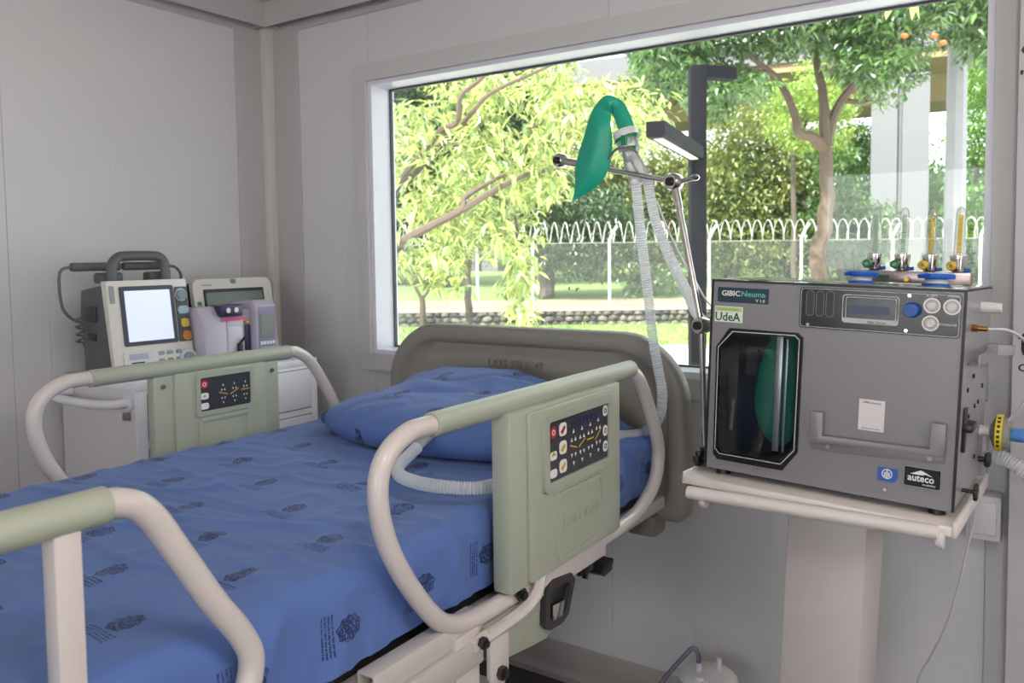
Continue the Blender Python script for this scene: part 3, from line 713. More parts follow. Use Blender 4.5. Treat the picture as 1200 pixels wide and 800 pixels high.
fplate('printer_label', -.088, -.026, .052, .070, .0035, .0048, mat('label_blue_grey', (168, 176, 196), .5), df, .002)
fplate('printer_slot', -.082, -.040, .040, .044, .0035, .0048, dark_m, df, .001)
fplate('vent_grille', -.128, -.112, .23, .285, -.001, .002, mat('grille_grey', (150, 150, 150), .5), df, .003)
hp = spline([(-.05, -.080, .285), (-.052, -.080, .345), (-.052, -.062, .372), (-.052, -.03, .378), (-.052, .05, .378), (-.052, .082, .372), (-.052, .098, .345), (-.05, .098, .285)], 6)
obj('handle', B().tube(hp, .016, 14), mat('handle_grey', (92, 94, 100), .45), df)
for (a, b, nm) in ((-.165, -.03, 'l'), (.0, .13, 'r')):
    p = obj('paddle', B().box(-.13, -.075, a + .06, b, .29, .325, .008).cyl((-.10, a - .02, .345), (-.10, b, .345), .014, 14, bev=.004), MC['defib_dark_grey'], df)
cd = mat('cord_grey', (104, 104, 106), .6)
obj('cord', B().tube(spline([(-.10, -.185, .345), (-.10, -.215, .335), (-.10, -.222, .29), (-.10, -.215, .22), (-.10, -.19, .185), (-.10, -.16, .17)], 6), .005, 8), cd, df)
hx = [Vector((-.10 + .012 * math.cos(t * 1.3), -.165 - .012 * math.sin(t * 1.3), .185 - t * .0045)) for t in range(20)]
obj('cord', B().tube(hx, .004, 6), cd, df)
obj('cord', B().tube(spline([(-.10, .13, .345), (-.10, .165, .338), (-.10, .185, .31), (-.10, .175, .28), (-.10, .15, .26)], 6), .005, 8), cd, df)
obj('side_clip', B().box(-.11, -.06, -w2 - .004, -w2 + .006, .11, .135, .003).box(-.13, -.05, -w2 - .006, -w2 + .004, .17, .22, .004), MC['bezel_slate'], df)
obj('foot', B().box(-.14, -.10, -.13, .13, -.002, .004).box(-.02, .02, -.13, .13, -.002, .004), dark_m, df)

# ECG recorder standing upright behind the pump
EM = frame_at((-2.575, 1.955, CZ + .002), -0.04)
ec = thing('ecg_monitor', 'cream framed monitor with wide grey green display behind the pump', 'medical monitor', M=EM)
tl = lambda z: .05 - .16 * z
obj('body', B().prism([(-.09, 0), (.03, 0), (-.012, .275), (-.07, .275)], 'y', -.165, .158, .02), dark_m, ec)
q = B()
def tplate(b, poly, t0, t1): b.loft([[(tl(z) + t0, y, z) for y, z in poly], [(tl(z) + t1, y, z) for y, z in poly]]); return b
obj('front_panel', tplate(B(), rrect(-.168, .168, .0, .292, .028), -.022, .0), cream_m, ec)
obj('screen_bezel', tplate(B(), rrect(-.128, .128, .125, .255, .004), -.001, .004), mat('ecg_bezel', (44, 46, 46), .5), ec)
obj('screen', tplate(B(), rrect(-.120, .120, .130, .243, .003), .003, .005), mat('lcd_olive_grey', (112, 122, 112), .25), ec)
obj('indicator', tplate(B(), circ(-.148, .205, .008, 14), -.001, .003), mat('green_indicator', (40, 140, 84), .4), ec)
obj('front_notch', tplate(B(), rrect(-.012, .012, .272, .290, .008), -.001, .002), mat('notch_grey', (130, 130, 136), .4), ec)
obj('lettering', tplate(B(), rrect(-.13, -.09, .268, .272, .001), -.001, .001), mat('faint_grey_print', (160, 158, 156), .6), ec)

# infusion pump in front of it
PMx = frame_at((-2.37, 1.817, CZ + .002), -0.03) @ Matrix.Diagonal((1, .88, 1, 1))
pu = thing('infusion_pump', 'lilac grey infusion pump with pink stripe and small keypad display', 'infusion pump', M=PMx)
lil_m = mat('lilac_grey_plastic', (186, 180, 196), .42)
obj('body', B().prism([(-.12, 0), (.035, 0), (.035, .20), (.012, .218), (-.10, .215), (-.12, .20)], 'y', .055, .158, .012).prism([(-.12, 0), (.028, 0), (.020, .150), (-.02, .203), (-.12, .20)], 'y', -.165, -.062, .012).box(-.12, .005, -.07, .06, 0, .19, .008), lil_m, pu)
obj('door', B().box(-.02, .018, -.062, .012, 0, .135, .010).box(-.03, .014, -.062, .02, .13, .165, .008), mat('pale_lilac_door', (208, 204, 220), .4), pu)
obj('clamp_lever', B().box(.016, .030, -.02, .0, .02, .075, .004).tube([(.02, -.012, .07), (.03, .008, .095)], .005, 8), dark_m, pu)
cap = obj('pump_cap', B().box(-.04, .022, -.09, .012, .168, .208, .007), mat('dark_violet_plastic', (52, 44, 84), .4), pu)
for y in (-.058, -.022): obj('pump_light', B().cyl((.021, y, .190), (.0245, y, .190), .009, 14), whitep_m, pu)
obj('pink_stripe', B().box(.019, .0245, -.088, .018, .155, .164, .001), mat('magenta_tape', (222, 62, 132), .5), pu)
obj('alarm_light', B().box(.0, .02, .022, .042, .138, .15, .003), mat('amber_lens', (206, 150, 60), .4), pu)
obj('dark_channel', B().box(-.01, .008, .026, .053, .0, .135, .002), MC['dark_violet_plastic'], pu)
obj('display_panel', B().prism(rrect(.068, .150, .015, .195, .004), 'x', .033, .037), mat('violet_grey_panel', (134, 130, 164), .4), pu)
obj('screen', B().prism(rrect(.076, .142, .085, .170, .002), 'x', .036, .0385), mat('lcd_grey', (122, 124, 124), .25), pu)
for i in range(5):
    for j in range(3): obj('key', B().prism(rrect(.074 + i * .0145, .085 + i * .0145, .062 - j * .019, .074 - j * .019, .002, 2), 'x', .036, .039), whitep_m if j == 0 else mat('lilac_key', (176, 178, 200), .4), pu)
obj('carry_bar', B().box(-.12, -.10, -.165, .158, .03, .06, .004), dark_m, pu)

# ================================================================ VENTILATOR ON ITS TROLLEY
VO, VA = Vector((-0.6384, 1.6909, 0.9345)), (-0.0439, -0.0229, 0.0340)
VM = Matrix.Translation(VO) @ Matrix.Rotation(VA[0], 4, 'Z') @ Matrix.Rotation(VA[1], 4, 'X') @ Matrix.Rotation(VA[2], 4, 'Y')
VW, VD, VH = .48, .380, .4056
ve = thing('ventilator', 'grey metal box ventilator with dark window, control strip and four flow tubes on top', 'ventilator', M=VM)
def vo(name, b, m, parent=None, **k): return obj(name, b, m, parent or ve, **k)
T = .003
wx0, wx1, wz0, wz1 = .024, .190, .030, .300
q = B()
fout = [(.045, VH), (.186, VH), (VW, VH), (VW, 0), (.168, 0), (.028, 0), (0, 0), (0, .264), (0, VH)]
fin_ = [(.046, .301), (.184, .302), (.193, .295), (.193, .066), (.166, .028), (.030, .028), (.0225, .036), (.020, .263), (.033, .282)]
q.ring(fout, fin_, 'y', 0, T)
vo('front_panel', q, venb_m)
q = B(); q.box(0, T, T, VD, 0, VH).box(0, VW, VD - T, VD, 0, VH).box(0, VW, T, VD, 0, T)
vo('casing', q, venb_m)
vo('side_panel', B().box(VW - T, VW, T, VD, 0, VH - .002), vside_m)
vo('top_panel', B().box(.2, VW + .001, -.001, VD, VH, VH + .003, .001), mat('mirror_dark_top', (96, 98, 104), .08, .6))
vo('top_window', B().box(-.001, .1995, -.001, VD, VH, VH + .003, .001), clear_mat('top_acrylic', (238, 242, 244), .03, .03, refl=1.2))
vo('edge_strip', B().box(-.0015, .0035, -.002, .001, 0, VH).box(VW - .0025, VW + .0025, -.002, .003, 0, VH).box(0, VW, -.002, .001, VH - .003, VH + .001), dark_m)
vo('inner_chamber', B().box(T, .21, .16, .163, .003, VH - .01).box(.207, .21, T, .16, .003, VH - .01).box(T, .21, T, .16, .006, .010), mat('chamber_black', (40, 42, 46), .3))
out = [(.043, .305), (.186, .306), (.197, .297), (.197, .064), (.168, .022), (.028, .022), (.019, .032), (.016, .264)]
inn = [(.053, .295), (.180, .297), (.187, .291), (.187, .069), (.163, .038), (.034, .038), (.026, .046), (.024, .262)]
lin_ = [(.0515, .2975), (.1805, .2995), (.1895, .292), (.1895, .068), (.164, .0355), (.033, .0355), (.0235, .045), (.0215, .263)]
lo_ = [(.0505, .2995), (.181, .3015), (.1912, .293), (.1912, .067), (.1645, .034), (.0325, .034), (.022, .0445), (.020, .2635)]
wd = vo('door_window', B().ring(out, inn, 'y', -.005, .001), blackgl_m)
vo('pinstripe', B().ring(lo_, lin_, 'y', -.0058, -.004), mat('silver_pinstripe', (190, 190, 190), .4), wd)
vo('pane', B().prism(inn, 'y', -.003, -.001), vglass_m, wd)
# breathing bag and pale strips in the chamber
def bagloft(secs, n=20):
    """secs: (centre, half-width vector, half-thickness vector)"""
    q = B(); q.loft([[Vector(c) + Vector(a) * math.cos(2 * PI * j / n) + Vector(b) * math.sin(2 * PI * j / n) for j in range(n)] for c, a, b in secs]); return q
secs = [((.138, .050, .299), (.022, 0, 0), (0, .012, 0))]
for z, cx, hw in ((.285, .146, .028), (.26, .141, .034), (.22, .137, .041), (.17, .134, .045), (.13, .134, .043), (.095, .138, .036), (.075, .143, .027), (.062, .146, .012)):
    secs.append(((cx - .004, .050, z), (hw, 0, 0), (0, hw * .55, 0)))
vo('breathing_bag', bagloft(secs), bag_m)
vo('reflection_strip', B().box(.138, .152, .014, .017, .055, .296, .001), mat('reflection_strip_white', (240, 234, 232), .3, 0.85)); vo('reflection_strip', B().box(.158, .163, .014, .017, .055, .290, .001), MC['reflection_strip_white'])  # pale glossy strips stand in for reflections on the bag cover
vo('chamber_fitting', B().cyl((.036, .05, .085), (.040, .05, .145), .007, 12).sphere((.036, .05, .082), .009, 10), steel_m)
vo('chamber_label', B().box(.030, .055, .14, .158, .19, .25), mat('label_grey', (96, 98, 112), .5))
# control strip
cs = vo('control_strip', B().prism(rrect(.187, .4745, .3185, .399, .007), 'y', -.003, .001), blackgl_m)
vo('pinstripe', B().ring(rrect(.189, .4725, .3205, .397, .006), rrect(.190, .4715, .3215, .396, .0055), 'y', -.0036, -.002), MC['silver_pinstripe'], cs)
for i, x in enumerate((.2075, .2265, .2455)):
    vo('indicator_slot', B().prism(rrect(x - .0075, x + .0075, .3425, .3925, .0074), 'y', -.0036, -.002), mat('slot_dark_grey', (46, 46, 46), .4), cs)
    vo('slot_outline', B().ring(rrect(x - .0078, x + .0078, .342, .393, .0078), rrect(x - .007, x + .007, .3428, .3922, .007), 'y', -.0042, -.003), mat('slot_outline_grey', (132, 132, 130), .4), cs)
lb = vo('display_bezel', B().ring(rrect(.270, .371, .3345, .3885, .006), rrect(.279, .3645, .3435, .3815, .003), 'y', -.0048, -.002), blackgl_m, cs)
vo('display_outline', B().ring(rrect(.2695, .3715, .334, .389, .006), rrect(.2710, .3700, .3425, .3875, .0055), 'y', -.0052, -.003), MC['silver_pinstripe'], cs)
vo('display_outline', B().ring(rrect(.2755, .3670, .3425, .3845, .003), rrect(.2768, .3657, .3437, .3833, .003), 'y', -.0054, -.003), MC['silver_pinstripe'], cs)
vo('display', B().prism(rrect(.277, .3655, .344, .383, .002), 'y', -.0046, -.002), mat('lcd_dark', (52, 56, 64), .2), cs)
vo('display_text', B().box(.287, .355, -.0050, -.0040, .352, .368), mat('lcd_dim_blue', (56, 62, 96), .3), cs)
text('lettering', 'GIBIC Neuma', blackgl_m, cs, (.316, -.0052, .3352), (1, 0, 0), (0, 0, 1), .034, .0045, .0006)
vo('knob', B().lathe([(.0005, -.022), (.012, -.022), (.0135, -.019), (.0135, -.008), (.0145, -.006), (.0145, 0)], (.394, -.002, .366), 'y', 24), mat('navy_blue_knob', (24, 82, 160), .35), cs)
for (x, z, s_) in ((.427, .376, '100%'), (.460, .3755, 'Encender'), (.426, .3435, None)):
    k = vo('push_button', B().lathe([(.0005, -.010), (.0075, -.010), (.008, -.009), (.0083, -.0055)], (x, 0, z), 'y', 22), mat('button_grey_white', (206, 202, 198), .3), cs)
    vo('button_ring', B().ring(circ(x, z, .0145, 26), circ(x, z, .0088, 26), 'y', -.0075, -.002), steel_m, cs)
    vo('button_ring', B().ring(circ(x, z, .0112, 26), circ(x, z, .0102, 26), 'y', -.0082, -.0072), dark_m, cs)
text('lettering', '100%', whitep_m, cs, (.423, -.0036, .3925), (1, 0, 0), (0, 0, 1), .012, .0035)
text('lettering', 'STANDBY', whitep_m, cs, (.452, -.0036, .3925), (1, 0, 0), (0, 0, 1), .018, .0033)
text('lettering', 'DOWNLOAD', whitep_m, cs, (.4415, -.0036, .3405), (1, 0, 0), (0, 0, 1), .027, .0040)
vo('warning_mark', B().prism([(.4155, .3925), (.4215, .3925), (.4185, .3965)], 'y', -.0036, -.0028), mat('warning_pink', (220, 160, 150), .5), cs)
# badges
bd = vo('badge', B().prism(rrect(.013, .1225, .3595, .391, .002), 'y', -.0015, .001), mat('badge_deep_teal', (20, 52, 66), .4))
text('lettering', 'GIBIC', whitep_m, bd, (.022, -.0016, .373), (1, 0, 0), (0, 0, 1), .040, .0115, bold=True)
text('lettering', 'Neuma', mat('teal_print', (96, 176, 168), .5), bd, (.065, -.0016, .373), (1, 0, 0), (0, 0, 1), .051, .0115, bold=True)
text('lettering', 'V 1.0', whitep_m, bd, (.096, -.0016, .3625), (1, 0, 0), (0, 0, 1), .019, .0065)
bd = vo('badge', B().prism(rrect(.008, .069, .317, .3505, .001), 'y', -.0015, .001), mat('badge_pale_green', (226, 234, 214), .5))
vo('badge_band', B().box(.010, .067, -.0022, -.001, .3405, .349), mat('badge_lime', (186, 206, 138), .5), bd)
text('lettering', 'Universidad', mat('lime_dark_print', (150, 172, 96), .5), bd, (.014, -.0023, .3425), (1, 0, 0), (0, 0, 1), .046, .005)
text('lettering', 'UdeA', mat('dark_teal_print', (22, 96, 84), .5), bd, (.010, -.0016, .3195), (1, 0, 0), (0, 0, 1), .055, .0185, bold=True)
bd = vo('badge', B().prism([(.349, .0625), (.385, .0625), (.385, .043), (.378, .036), (.349, .036)], 'y', -.0015, .001), mat('badge_blue', (48, 92, 172), .4))
vo('badge_emblem', B().ring(circ(.366, .051, .0095, 20), circ(.366, .051, .0078, 20), 'y', -.0024, -.001).box(.3648, .3672, -.0024, -.001, .043, .058).box(.361, .3635, -.0024, -.001, .0455, .054).box(.3685, .371, -.0024, -.001, .0455, .054), whitep_m, bd)
bd = vo('badge', B().prism(rrect(.395, .4585, .0355, .0735, .001), 'y', -.0015, .001), blackgl_m)
vo('badge_frame', B().ring(rrect(.395, .4585, .0355, .0735, .001, 1), rrect(.3962, .4573, .0367, .0723, .001, 1), 'y', -.0022, -.001), steel_m, bd)
vo('badge_emblem', B().prism([(.406, .0595), (.424, .0680), (.429, .0660), (.434, .0640), (.444, .0588), (.437, .0600), (.432, .0615), (.428, .0595)], 'y', -.0022, -.001), whitep_m, bd)
text('lettering', 'auteco', whitep_m, bd, (.402, -.0016, .0465), (1, 0, 0), (0, 0, 1), .045, .0115, bold=True)
text('lettering', 'mobility', whitep_m, bd, (.428, -.0016, .0395), (1, 0, 0), (0, 0, 1), .022, .0045)
# blank white sticker where a machine-readable code was
bd = vo('sticker', B().prism(rrect(.309, .3555, .1285, .1885, .001), 'y', -.0012, .001), mat('sticker_white', (224, 214, 216), .55))
text('lettering', 'GIBIC Neuma', mat('sticker_grey_print', (110, 104, 110), .6), bd, (.316, -.0014, .1815), (1, 0, 0), (0, 0, 1), .033, .0038)
text('lettering', 'Escanear aqui', MC['sticker_grey_print'], bd, (.316, -.0014, .1310), (1, 0, 0), (0, 0, 1), .033, .0035)
# pull handle: flat sheet steel, U-shaped
hpoly = [(.223, .154), (.246, .154), (.246, .108), (.438, .113), (.438, .162), (.463, .162), (.463, .100), (.223, .092)]
hd = vo('pull_handle', B().prism(hpoly, 'y', -.016, -.002, .0015), venb_m)
vo('handle_plate', B().prism([(.223, .094), (.463, .101), (.463, .087), (.223, .075)], 'y', -.004, .001, .001), venb_m, hd)
for x, z in ((.256, .086), (.438, .0935)): vo('screw', B().cyl((x, -.0065, z), (x, -.003, z), .0045, 12), steel_m, hd)
for x, z in ((.205, .325), (.114, .013), (.364, .021), (.388, .3925), (.385, .3265)):
    vo('screw', B().cyl((x, -.0052, z), (x, -.0005, z), .0033, 10), chrome_m)
for x in (.03, .45):
    for y in (.03, .35): vo('rubber_foot', B().cyl((x, y, -.014), (x, y, .001), .016, 16, .013), dark_m)
# flow-meter manifold on top
ma = vo('manifold', B().box(.232, .452, .268, .300, VH + .004, VH + .030, .002), mat('manifold_mauve_metal', (178, 160, 158), .3, .7))
vo('green_tag', B().box(.268, .295, .2655, .2685, VH + .012, VH + .020), mat('green_tag_paint', (34, 110, 64), .5), ma)
vo('yellow_tag', B().box(.385, .412, .2655, .2685, VH + .018, VH + .0235), yellowp_m, ma)
vo('brass_nipple', B().cyl((.332, .252, VH + .012), (.332, .268, VH + .012), .005, 12), mat('brass', (176, 126, 60), .3, 1.0), ma)
grn = mat('green_valve_knob', (16, 110, 60), .35); yel = mat('yellow_valve_knob', (206, 172, 40), .35)
for i, x in enumerate((.259, .316, .371, .425)):
    y = .284; z0 = VH + .030; gk = i < 2
    fm = vo('flow_meter', B().lathe([(.010, 0), (.013, .002), (.0145, .010), (.0155, .022), (.0165, .030), (.0165, .036), (.010, .038)], (x, y, z0), 'z', 22), chrome_m)
    vo('flow_tube', B().lathe([(.0095, .036), (.0105, .037), (.0098, .125), (.0075, .134), (.003, .138)], (x, y, z0), 'z', 20), clear_mat('flow_tube_plastic', (250, 252, 250), .24, .04, (214, 220, 214), 0.5), fm)
    vo('scale', B().box(x - .0042, x + .0042, y - .001, y + .001, z0 + .040, z0 + .122), clear_mat('scale_yellow', (255, 236, 120), .25, .2, (255, 222, 80), .1) if not gk else clear_mat('scale_pale_green', (226, 238, 226), .35, .2, (206, 220, 206), .1), fm)
    tk = B()
    for j in range(16): tk.box(x - .0052, x + .0052, y - .0022, y - .0012, z0 + .042 + j * .005, z0 + .0432 + j * .005)
    vo('scale_mark', tk, mat('scale_mark_grey', (110, 112, 96), .5) if gk else mat('scale_mark_amber', (160, 124, 30), .5), fm)
    vo('valve_knob', B().lathe([(.0005, -.034), (.0075, -.034), (.0095, -.032), (.0105, -.018), (.007, -.016), (.006, -.010)], (x - .009, y, z0 + .014), 'y', 20), grn if gk else yel, fm)
    vo('valve_centre', B().lathe([(.0005, -.0352), (.004, -.0352), (.004, -.033)], (x - .009, y, z0 + .014), 'y', 12), mat('valve_centre_tint', (120, 170, 130), .4) if gk else mat('valve_centre_olive', (150, 126, 40), .4), fm)
    vo('outlet', B().cyl((x + .010, y, z0 + .004), (x + .024, y, z0 + .006), .004, 10), blue_m, fm)
for x in (.262, .405):
    cpz = VH + .003
    pc = vo('port_cap', B().lathe([(.001, 0), (.026, 0), (.026, .004), (.020, .005), (.020, .014), (.033, .0145), (.0345, .017), (.0345, .022), (.032, .0245), (.001, .025)], (x, .16, cpz), 'z', 30), blue_m)
    vo('port_collar', B().lathe([(.0206, .0052), (.0212, .0055), (.0212, .0138), (.0206, .014)], (x, .16, cpz), 'z', 30), whitep_m, pc)
# right side fittings
vo('acrylic_shelf', B().prism([(VW, .262), (VW + .022, .262), (VW + .022, .286), (VW + .019, .286), (VW + .019, .265), (VW, .265)], 'y', .06, .34), clear_mat('milky_acrylic', (248, 248, 250), .5, .1, (228, 226, 228), .5))
vo('acrylic_shelf_end', B().box(VW + .001, VW + .052, .33, .35, .264, .286, .002), MC['milky_acrylic'])
vo('hose_barb', B().cyl((VW, .219, .368), (VW + .036, .219, .368), .012, 16, .010), mat('milky_plastic', (222, 220, 220), .4))
br_ = vo('brass_fitting', B().cyl((VW, .10, .333), (VW + .010, .10, .333), .008, 6).cyl((VW + .01, .10, .333), (VW + .026, .10, .333), .005, 12), MC['brass'])
vo('sample_line', B().tube(spline([(VW + .026, .10, .333), (VW + .06, .13, .330), (VW + .085, .20, .300), (VW + .090, .24, .240), (VW + .075, .28, .17), (VW + .05, .29, .13)], 8), .0028, 8), mat('thin_line_grey', (196, 196, 200), .3))
for (y, z) in ((.16, .235), (.09, .215), (.20, .17), (.25, .172), (.30, .20), (.12, .16), (.24, .06)):
    vo('screw', B().cyl((VW - .001, y, z), (VW + .003, y, z), .0045, 10), darkmetal_m)
vo('door_latch', B().box(VW, VW + .006, .055, .075, .10, .185, .002).box(VW, VW + .018, .05, .115, .140, .155, .003), darkmetal_m)
vo('fan_knob', B().cyl((VW, .10, .020), (VW + .022, .10, .020), .004, 8).box(VW + .020, VW + .028, .092, .108, .004, .036, .003).box(VW + .020, VW + .028, .084, .116, .013, .027, .003), dark_m)
vo('fan_knob', B().cyl((VW, .32, .040), (VW + .018, .32, .040), .006, 10).box(VW + .012, VW + .024, .308, .332, .026, .056, .004), dark_m)
vo('fan_knob', B().cyl((-.02, .03, .008), (0, .03, .008), .004, 8).box(-.034, -.022, .022, .038, -.010, .026, .003).box(-.034, -.022, .010, .050, .0, .016, .003), dark_m)
# filter, blue adaptor and white tube going out to the right
FM_ = VM @ Matrix.Translation((VW, .300, .105))
fl = thing('breathing_filter', 'clear round breathing filter with yellow label ring and blue tube adaptor', 'filter', M=FM_)
obj('port', B().lathe([(.011, 0), (.013, .002), (.011, .006), (.011, .022)], (0, 0, 0), 'x', 20), MC['milky_plastic'], fl)
obj('housing', B().lathe([(.011, .020), (.020, .024), (.034, .030), (.037, .034), (.037, .046), (.032, .054), (.014, .060)], (0, 0, 0), 'x', 28), clear_mat('frosted_clear_housing', (244, 244, 246), .35, .1, (226, 226, 230)), fl)
obj('label_ring', B().lathe([(.0376, .0325), (.0382, .033), (.0382, .0445), (.0376, .045)], (0, 0, 0), 'x', 32), mat('label_yellow', (226, 204, 40), .45), fl)
tk = B()
for a in range(-3, 4): tk.box(.036, .0415, -.0392, -.0378, -.002, .0035, M=Matrix.Rotation(a * .28 - .2, 4, 'X'))
obj('ring_print', tk, dark_m, fl)
obj('adaptor', B().lathe([(.011, .056), (.0145, .062), (.0145, .088), (.013, .090), (.0115, .096), (.0115, .26)], (0, 0, 0), 'x', 22), mat('sky_blue_tube', (86, 138, 208), .4), fl)
def corrugated(pts, r, amp, step, n=12):
    P = resample(spline(pts, 14), step / 2); return B().tube(P, [r + (amp if i % 2 else -amp) for i in range(len(P))], n)
hw_ = setp(obj('patient_hose', corrugated([VM @ Vector(p) for p in ((VW, .345, .035), (VW + .02, .345, .042), (VW + .05, .34, .043), (VW + .085, .33, .025), (VW + .12, .32, -.005), (VW + .20, .31, -.06), (VW + .30, .30, -.11))], .0145, .0012, .006), hose_m), 'white corrugated hose leaving the ventilator to the right below the yellow filter', 'hose')

# trolley under the ventilator (same lean)
TRO = Matrix.Translation((0, 0, 0))
tr = thing('trolley', 'white trolley with round front bar and square column carrying the ventilator', 'trolley', M=VM)
trm = mat('trolley_cream_paint', (222, 213, 208), .35, var=.015); trs = mat('trolley_column_paint', (200, 190, 187), .4, var=.015)
def to(name, b, m, parent=None, **k): return obj(name, b, m, parent or tr, **k)
to('tray', B().box(-.030, VW + .006, -.044, .40, -.034, -.0145, .003), trm)
to('tray_rim', B().box(VW + .006, VW + .014, -.040, .40, -.036, -.006, .002), trm); to('tray_rim', B().box(-.034, -.030, -.040, .40, -.036, -.010, .001), trm)
tb = to('front_bar', B().tube([(-.014, -.056, -.047), (-.012, -.056, -.047), (.466, -.056, -.026), (.468, -.056, -.026)], [.006, .0135, .0135, .006], 18), trm)
for x, z in ((.022, -.045), (.470, -.026)): to('bar_bracket', B().prism([(-.060, z), (-.030, z + .010)] + [(-.044 + .018 * math.cos(a), z - .014 + .018 * math.sin(a)) for a in [-i * PI / 8 for i in range(9)]], 'x', x - .008, x + .006, .002), trm, tb)
to('column', B().box(.152, .314, .100, .262, -.86, -.036, .004), trs)
to('column', B().box(.130, .336, .080, .282, -.880, -.83, .006), trs)
for sx in (.0, .44):
    lg = to('leg', B().box(sx, sx + .05, -.10, .46, -.885, -.85, .006), trm)
    for yy in (-.07, .43): 
        to('caster', B().lathe([(.002, -.010), (.020, -.010), (.022, -.004), (.022, .004), (.020, .010), (.002, .010)], (sx + .025, yy, -.9045), 'x', 16), dark_m, lg)
to('leg', B().box(.05, .44, .15, .21, -.885, -.85, .004), trm)

# ---------------------------------------------------------------- articulated arm on the ventilator's left side
AL = Vector((-.66, 1.755, .90))
ar = thing('support_arm', 'chrome jointed support arm clamped to the left side of the ventilator', 'arm', AL)
def ao(name, b, m=None, parent=None): return obj(name, b, m or chrome_m, parent or ar, off=AL)
pA, pB, pC, pD = Vector((-1.088, 1.85, 1.640)), Vector((-.755, 1.80, 1.5625)), Vector((-.669, 1.75, 1.236)), Vector((-.661, 1.75, .925))
ao('upper_link', B().tube([pB, pA], .0062, 12)); ao('middle_link', B().tube([pC, pB], .0072, 12).tube([pC + (pB - pC) * .80, pC + (pB - pC) * .97], .0095, 12)); ao('lower_rod', B().tube([pD, pC], .0065, 12))
for p, r in ((pA, .018), (pB, .020), (pC, .019)):
    j = ao('joint', B().cyl(p + Vector((-.005, -.014, 0)), p + Vector((.005, .014, 0)), r, 22, bev=.004))
    ao('joint_hub', B().cyl(p + Vector((-.006, -.019, 0)), p + Vector((-.004, -.012, 0)), r * .5, 14), darkmetal_m, j)
ao('joint_collar', B().tube([pA + (pB - pA) * .04, pA + (pB - pA) * .22], .010, 12))
ao('clamp_screw', B().cyl(pB + Vector((.015, 0, 0)), pB + Vector((.045, .004, .006)), .006, 10).sphere(pB + Vector((.05, .004, .007)), .011, 10, (1, 1, .7)))
ao('clamp', B().box(-.668, -.640, 1.735, 1.765, .925, .965, .003), darkmetal_m)
ao('hose_clip', B().tube(spline([(-.965, 1.833, 1.610), (-.925, 1.815, 1.637), (-.90, 1.80, 1.650), (-.865, 1.80, 1.648), (-.855, 1.815, 1.640)], 5), .0035, 8), steel_m)

# ---------------------------------------------------------------- test lung bag, connector and corrugated circuit
yB = 1.83
def bp2(x, y, dy=0.0):
    d = (fw + RT * (x - 600) / F_PX - UP * (y - PPY) / F_PX); return EYE + d * ((yB + dy) / d.y)
bagt = thing('breathing_bag', 'green rubber breathing bag folded over and hanging from the arm', 'bag', bp2(735, 165))
off = bp2(735, 165)
cen = [((737, 160), 10), ((733, 147), 10), ((728, 134), 9.5), ((722, 124), 9), ((714, 121), 10), ((706, 130), 11), ((702, 145), 13.5), ((700, 163), 17), ((696.5, 182), 19.5), ((691.5, 199), 18.5), ((685, 214), 13), ((678, 226), 6), ((673.5, 232), 2.6), ((671, 238), 1.5)]
# fold direction across the sheet of the bag, in the bag's own plane
secs = []
for i, ((x, y), hw) in enumerate(cen):
    a = Vector(cen[max(0, i - 1)][0]); b = Vector(cen[min(len(cen) - 1, i + 1)][0]); t = (b - a).normalized(); n2 = Vector((-t.y, t.x))
    dy = 0.012 if i < 4 else (-0.012 if i > 5 else 0)
    c = bp2(x, y, dy); e = bp2(x + n2.x * hw, y + n2.y * hw, dy); 
    wv = e - c; tk_ = Vector((.3, -.95, .0)).normalized() * max(.003, wv.length * (.16 if i > 4 else .55))
    secs.append((c, wv, tk_))
# resample the sections smoothly
cs_ = spline([s[0] for s in secs], 4); ws_ = spline([s[1] for s in secs], 4); ts_ = spline([s[2] for s in secs], 4)
q = B(); q.loft([[c + a * math.cos(2 * PI * j / 24) + b * (math.sin(2 * PI * j / 24) + (2.4 * (1 - abs(math.cos(2 * PI * j / 24))) - .9) * min(1, max(0, (k_ - 18) / 8))) for j in range(24)] for k_, (c, a, b) in enumerate(zip(cs_, ws_, ts_))])
obj('bag', q, bag_m, bagt, off=off, angle=60)
seam = [c + t * 1.6 for c, t in zip(cs_[26:], ts_[26:])]
obj('seam', B().tube(seam, .0022, 6), bag_m, bagt, off=off)
ax0, ax1 = bp2(738, 158), bp2(741, 178)
dv = (ax1 - ax0).normalized()
milky = MC['milky_plastic']
obj('neck_ring', B().cyl(bp2(732, 153), bp2(735, 163), .031, 24, bev=.003), milky, bagt, off=off)
obj('green_ring', B().cyl(bp2(734.6, 161.5), bp2(735.6, 164.5), .0318, 24), mat('ring_green', (10, 122, 82), .4), bagt, off=off)
obj('collar', B().cyl(bp2(735, 163), bp2(738, 177), .026, 24, bev=.002), clear_mat('frosted_connector', (248, 248, 250), .5, .1), bagt, off=off)
obj('green_mark', B().box(*[v for p in zip(bp2(738, 166) - Vector((.006, .036, .012)), bp2(738, 166) + Vector((.006, -.026, .012))) for v in p]).box(*[v for p in zip(bp2(746, 174) - Vector((.012, .030, .004)), bp2(746, 174) + Vector((.012, -.020, .004))) for v in p]), MC['ring_green'], bagt, off=off)
